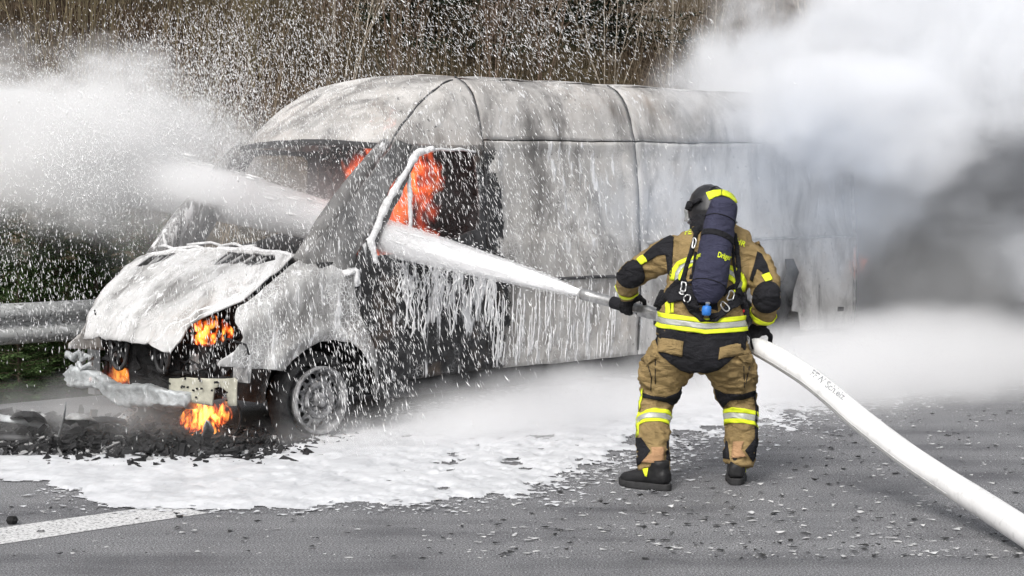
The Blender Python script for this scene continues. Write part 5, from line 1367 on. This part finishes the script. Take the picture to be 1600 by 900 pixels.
# threads of foam that make up the body of the jet
n_ = 9000; s = .05+rs.rand(n_)**.8*(JLEN-.4); q_ = np.abs(rs.randn(n_))*.36; rr_ = np.array([jr(v_) for v_ in s])*np.clip(q_, 0, .95); th = rs.rand(n_)*6.28
pos = J0+jd*s[:, None]+(np.array(up_)*np.cos(th)[:, None]+np.array(sdv)*np.sin(th)[:, None])*rr_[:, None]
vel = jd+rs.randn(n_, 3)*.018; vel /= np.linalg.norm(vel, axis=1)[:, None]
sets.append((pos, vel, (.006+.016*rs.rand(n_))*(.5+.35*s), (.06+.30*rs.rand(n_))*np.clip(s/1.0, .4, 1)))
drops('spray_drops', *[np.concatenate([q[i] for q in sets]) for i in range(4)], M['drop'], 'white foam drops and flecks flying around the van')
# ------------------------------------------------------------------ smoke, mist and spray clouds (volumes with soft, turbulent edges)
def cloud_mat(name, ells, pad, density, color, nscale=1.0, namp=.9, soft=.5, detail=5, aniso=.0, stretch=(1, 1, 1), step=.5, rz=0, absorb=None):
    """density = noisy union of soft ellipsoids (centre, radii, gain), in world metres"""
    m = bpy.data.materials.new(name); m.use_nodes = True; t = m.node_tree; n = t.nodes; l = t.links
    for x in list(n): n.remove(x)
    out = n.new('ShaderNodeOutputMaterial'); pv = n.new('ShaderNodeVolumePrincipled'); l.new(pv.outputs[0], out.inputs['Volume'])
    pv.inputs['Color'].default_value = (*color, 1); pv.inputs['Anisotropy'].default_value = aniso
    if absorb: pv.inputs['Absorption Color'].default_value = (*absorb, 1)
    tc = n.new('ShaderNodeTexCoord'); cur = None; near = None
    def M_(op, a, b=None):
        k = n.new('ShaderNodeMath'); k.operation = op
        for i, v in enumerate((a, b)):
            if v is None: continue
            if isinstance(v, (int, float)): k.inputs[i].default_value = v
            else: l.new(v, k.inputs[i])
        return k
    for c, r, g, rot in ells:
        mp = n.new('ShaderNodeMapping'); mp.vector_type = 'TEXTURE'
        mp.inputs['Location'].default_value = c; mp.inputs['Rotation'].default_value = rot; mp.inputs['Scale'].default_value = r
        l.new(tc.outputs['Object'], mp.inputs[0]); ln = n.new('ShaderNodeVectorMath'); ln.operation = 'LENGTH'; l.new(mp.outputs[0], ln.inputs[0])
        s_ = M_('MULTIPLY', M_('SUBTRACT', 1.0, ln.outputs['Value']).outputs[0], g)
        near = ln.outputs['Value'] if near is None else M_('MINIMUM', near, ln.outputs['Value']).outputs[0]
        cur = s_.outputs[0] if cur is None else M_('MAXIMUM', cur, s_.outputs[0]).outputs[0]
    mp = n.new('ShaderNodeMapping'); mp.inputs['Scale'].default_value = stretch; mp.inputs['Rotation'].default_value = (0, 0, rz); l.new(tc.outputs['Object'], mp.inputs[0])
    no = n.new('ShaderNodeTexNoise'); no.inputs['Scale'].default_value = nscale; no.inputs['Detail'].default_value = detail; no.inputs['Roughness'].default_value = .62
    l.new(mp.outputs[0], no.inputs['Vector'])
    nn = M_('MULTIPLY', M_('SUBTRACT', no.outputs[0], .5).outputs[0], namp*2)
    sm = M_('ADD', cur, nn.outputs[0])
    mr = n.new('ShaderNodeMapRange'); mr.interpolation_type = 'SMOOTHSTEP'; l.new(sm.outputs[0], mr.inputs[0])
    mr.inputs[1].default_value = 0; mr.inputs[2].default_value = soft; mr.inputs[3].default_value = 0; mr.inputs[4].default_value = density
    fd = n.new('ShaderNodeMapRange'); fd.interpolation_type = 'SMOOTHSTEP'; l.new(near, fd.inputs[0]); fd.inputs[1].default_value = pad*.90; fd.inputs[2].default_value = pad*.90-.38; fd.inputs[3].default_value = 0; fd.inputs[4].default_value = 1
    l.new(M_('MULTIPLY', mr.outputs[0], fd.outputs[0]).outputs[0], pv.inputs['Density'])
    m.cycles.volume_step_rate = step
    return m
def cloud(name, ells, label, cat, pad=1.4, sub=3, **k):
    mat = cloud_mat(name, ells, pad, **k)
    bm = bmesh.new()
    for c, r, g, rot in ells:
        mm = Matrix.Translation(c) @ Vector(rot).to_track_quat('Z', 'Y').to_matrix().to_4x4() if False else Matrix.Translation(c) @ Matrix.Rotation(rot[2], 4, 'Z') @ Matrix.Rotation(rot[1], 4, 'Y') @ Matrix.Rotation(rot[0], 4, 'X') @ Matrix.Diagonal((r[0]*pad, r[1]*pad, r[2]*pad, 1))
        bmesh.ops.create_icosphere(bm, subdivisions=sub, radius=1, matrix=mm)
    for v in bm.verts:
        n_ = mnoise.noise_vector(v.co*1.1)*.10; v.co += n_
        if v.co.z < .012: v.co.z = .012
    if len(ells) > 1:
        r_ = bmesh.ops.convex_hull(bm, input=bm.verts[:])
        keep = {g for g in r_['geom'] if isinstance(g, bmesh.types.BMFace)}
        bmesh.ops.delete(bm, geom=[f for f in bm.faces if f not in keep], context='FACES')
        bmesh.ops.delete(bm, geom=[v for v in bm.verts if not v.link_faces], context='VERTS')
    me = bpy.data.meshes.new(name); bm.to_mesh(me); bm.free(); me.materials.append(mat)
    o = bpy.data.objects.new(name, me); COL.objects.link(o)
    return tag(o, label, cat, kind='stuff')
def wp(x, y, Y): return tuple(at(x, y, Y))
Z0 = (0, 0, 0); RZ = (0, 0, YAW)
cloud('smoke', [((4.3, 16.6, 2.75), (2.6, 2.2, 1.25), 1.0, Z0), ((5.1, 17.2, 3.8), (2.3, 2.3, 1.3), 1.1, Z0), ((2.95, 15.7, 2.3), (1.3, 1.2, .75), .95, Z0), ((2.0, 14.9, 2.2), (.9, .9, .7), .22, Z0), ((6.4, 17.2, 2.2), (2.2, 2.2, 1.6), .8, Z0), ((5.2, 17.6, 1.6), (2.8, 2.0, 1.5), .45, Z0)],
      'thick white smoke billowing over the rear of the van and off to the right', 'smoke', density=6.5, color=(.965, .975, .993), nscale=.95, namp=.85, soft=.5, detail=8)
cloud('smoke', [(tuple(at(1195, 118, 17.5)), (.75, .8, .5), 1.0, Z0), (tuple(at(1240, 300, 15.0)), (1.4, .8, .95), .75, Z0), (tuple(at(1060, 330, 13.9)), (1.0, .6, .9), .5, Z0)],
      'thin bluish wisp of smoke rising at the edge of the white smoke above the van roof', 'smoke', density=1.1, color=(.84, .90, .99), nscale=1.6, namp=.7, soft=.8, detail=6)
cloud('smoke', [(tuple(at(1520, 400, 17.2)), (2.0, 1.4, 1.1), 1.0, Z0), (tuple(at(1420, 330, 17.2)), (1.0, 1.0, .8), .6, Z0)],
      'dull grey smoke drifting low behind the rear of the van', 'smoke', density=1.5, color=(.97, .97, .965), nscale=1.4, namp=.8, soft=.8, detail=6)
cloud('ground_mist', [((3.4, 15.6, .10), (3.9, 1.5, .62), 1.1, RZ), ((5.2, 19.5, .5), (4.5, 2.2, 1.0), .5, RZ), ((.4, 13.1, .02), (2.8, .85, .42), .85, RZ)],
      'pale mist creeping over the foam along the foot of the van', 'mist', density=4.5, color=(.985, .985, .99), nscale=1.3, namp=.55, soft=.9)
ja = math.atan2(JD.y, JD.x); jp = -math.asin(JD.z)
cA = jetpt(6.7); cB = jetpt(5.3); cC = jetpt(3.1)
cloud('spray_cloud', [(tuple(cA+Vector((0, -.3, .05))), (2.2, 1.0, .50), 1.4, (0, jp, ja)), (tuple(jetpt(6.3)), (2.0, .45, .30), 3.0, (0, jp, ja)), (tuple(cB), (1.6, .5, .26), 1.2, (0, jp, ja)), (tuple(at(90, 225, 14.6)), (1.7, 1.3, .85), .40, Z0), (tuple(at(325, 287, 12.9)), (.75, .28, .15), 1.0, (0, jp, ja))],
      'bright white cloud of foam spray where the jet bursts out beyond the van', 'spray cloud', density=16, color=(.995, .995, .997), nscale=1.6, namp=.45, soft=.9, stretch=(1, 1, 1.6))
cloud('spray_haze', [(tuple(at(330, 290, 12.0)), (1.35, .8, .75), .8, Z0), (tuple(at(560, 300, 12.2)), (1.0, .7, .9), .4, Z0), (tuple(van_w((-.75, -.1, 1.55))), (.7, .7, .4), 1.3, Z0)],
      'thin veil of spray hanging in front of the windscreen', 'mist', density=.6, color=(.97, .975, .985), nscale=1.5, namp=.4, soft=.9)
def sheath(name, s0, s1, k, dens, label):
    """soft outer skin of the jet: a slender cone of fine spray"""
    mb = MB(); rows = []
    for i in range(25):
        s = lerp(s0, s1, i/24); c = jetpt(s); rows.append([c+(up_*math.cos(a)+sdv*math.sin(a))*jr(s)*k for a in [q*math.pi/10 for q in range(20)]])
    mb.rings(rows)
    m = bpy.data.materials.new(name); m.use_nodes = True; n = m.node_tree.nodes; l = m.node_tree.links
    for x in list(n): n.remove(x)
    out = n.new('ShaderNodeOutputMaterial'); pv = n.new('ShaderNodeVolumePrincipled'); pv.inputs['Color'].default_value = (.98, .98, .985, 1); pv.inputs['Density'].default_value = dens; l.new(pv.outputs[0], out.inputs['Volume'])
    return mb.build(name, m, None, label=label, cat='spray', kind='stuff')
sheath('jet_mist', .10, 7.0, .86, 34, 'dense white core spray of the foam jet')
sheath('jet_mist', .10, 7.2, 1.16, 9, 'soft fringe of fine spray round the foam jet')
cloud('spray_haze', [(tuple(van_w((1.0, 0, .15))), (.9, 1.3, .3), .6, (0, 0, YAW))], 'thin steam rising from the scraps in front of the van', 'mist', density=1.3, color=(.95, .95, .95), nscale=2.2, namp=.6, soft=.9)
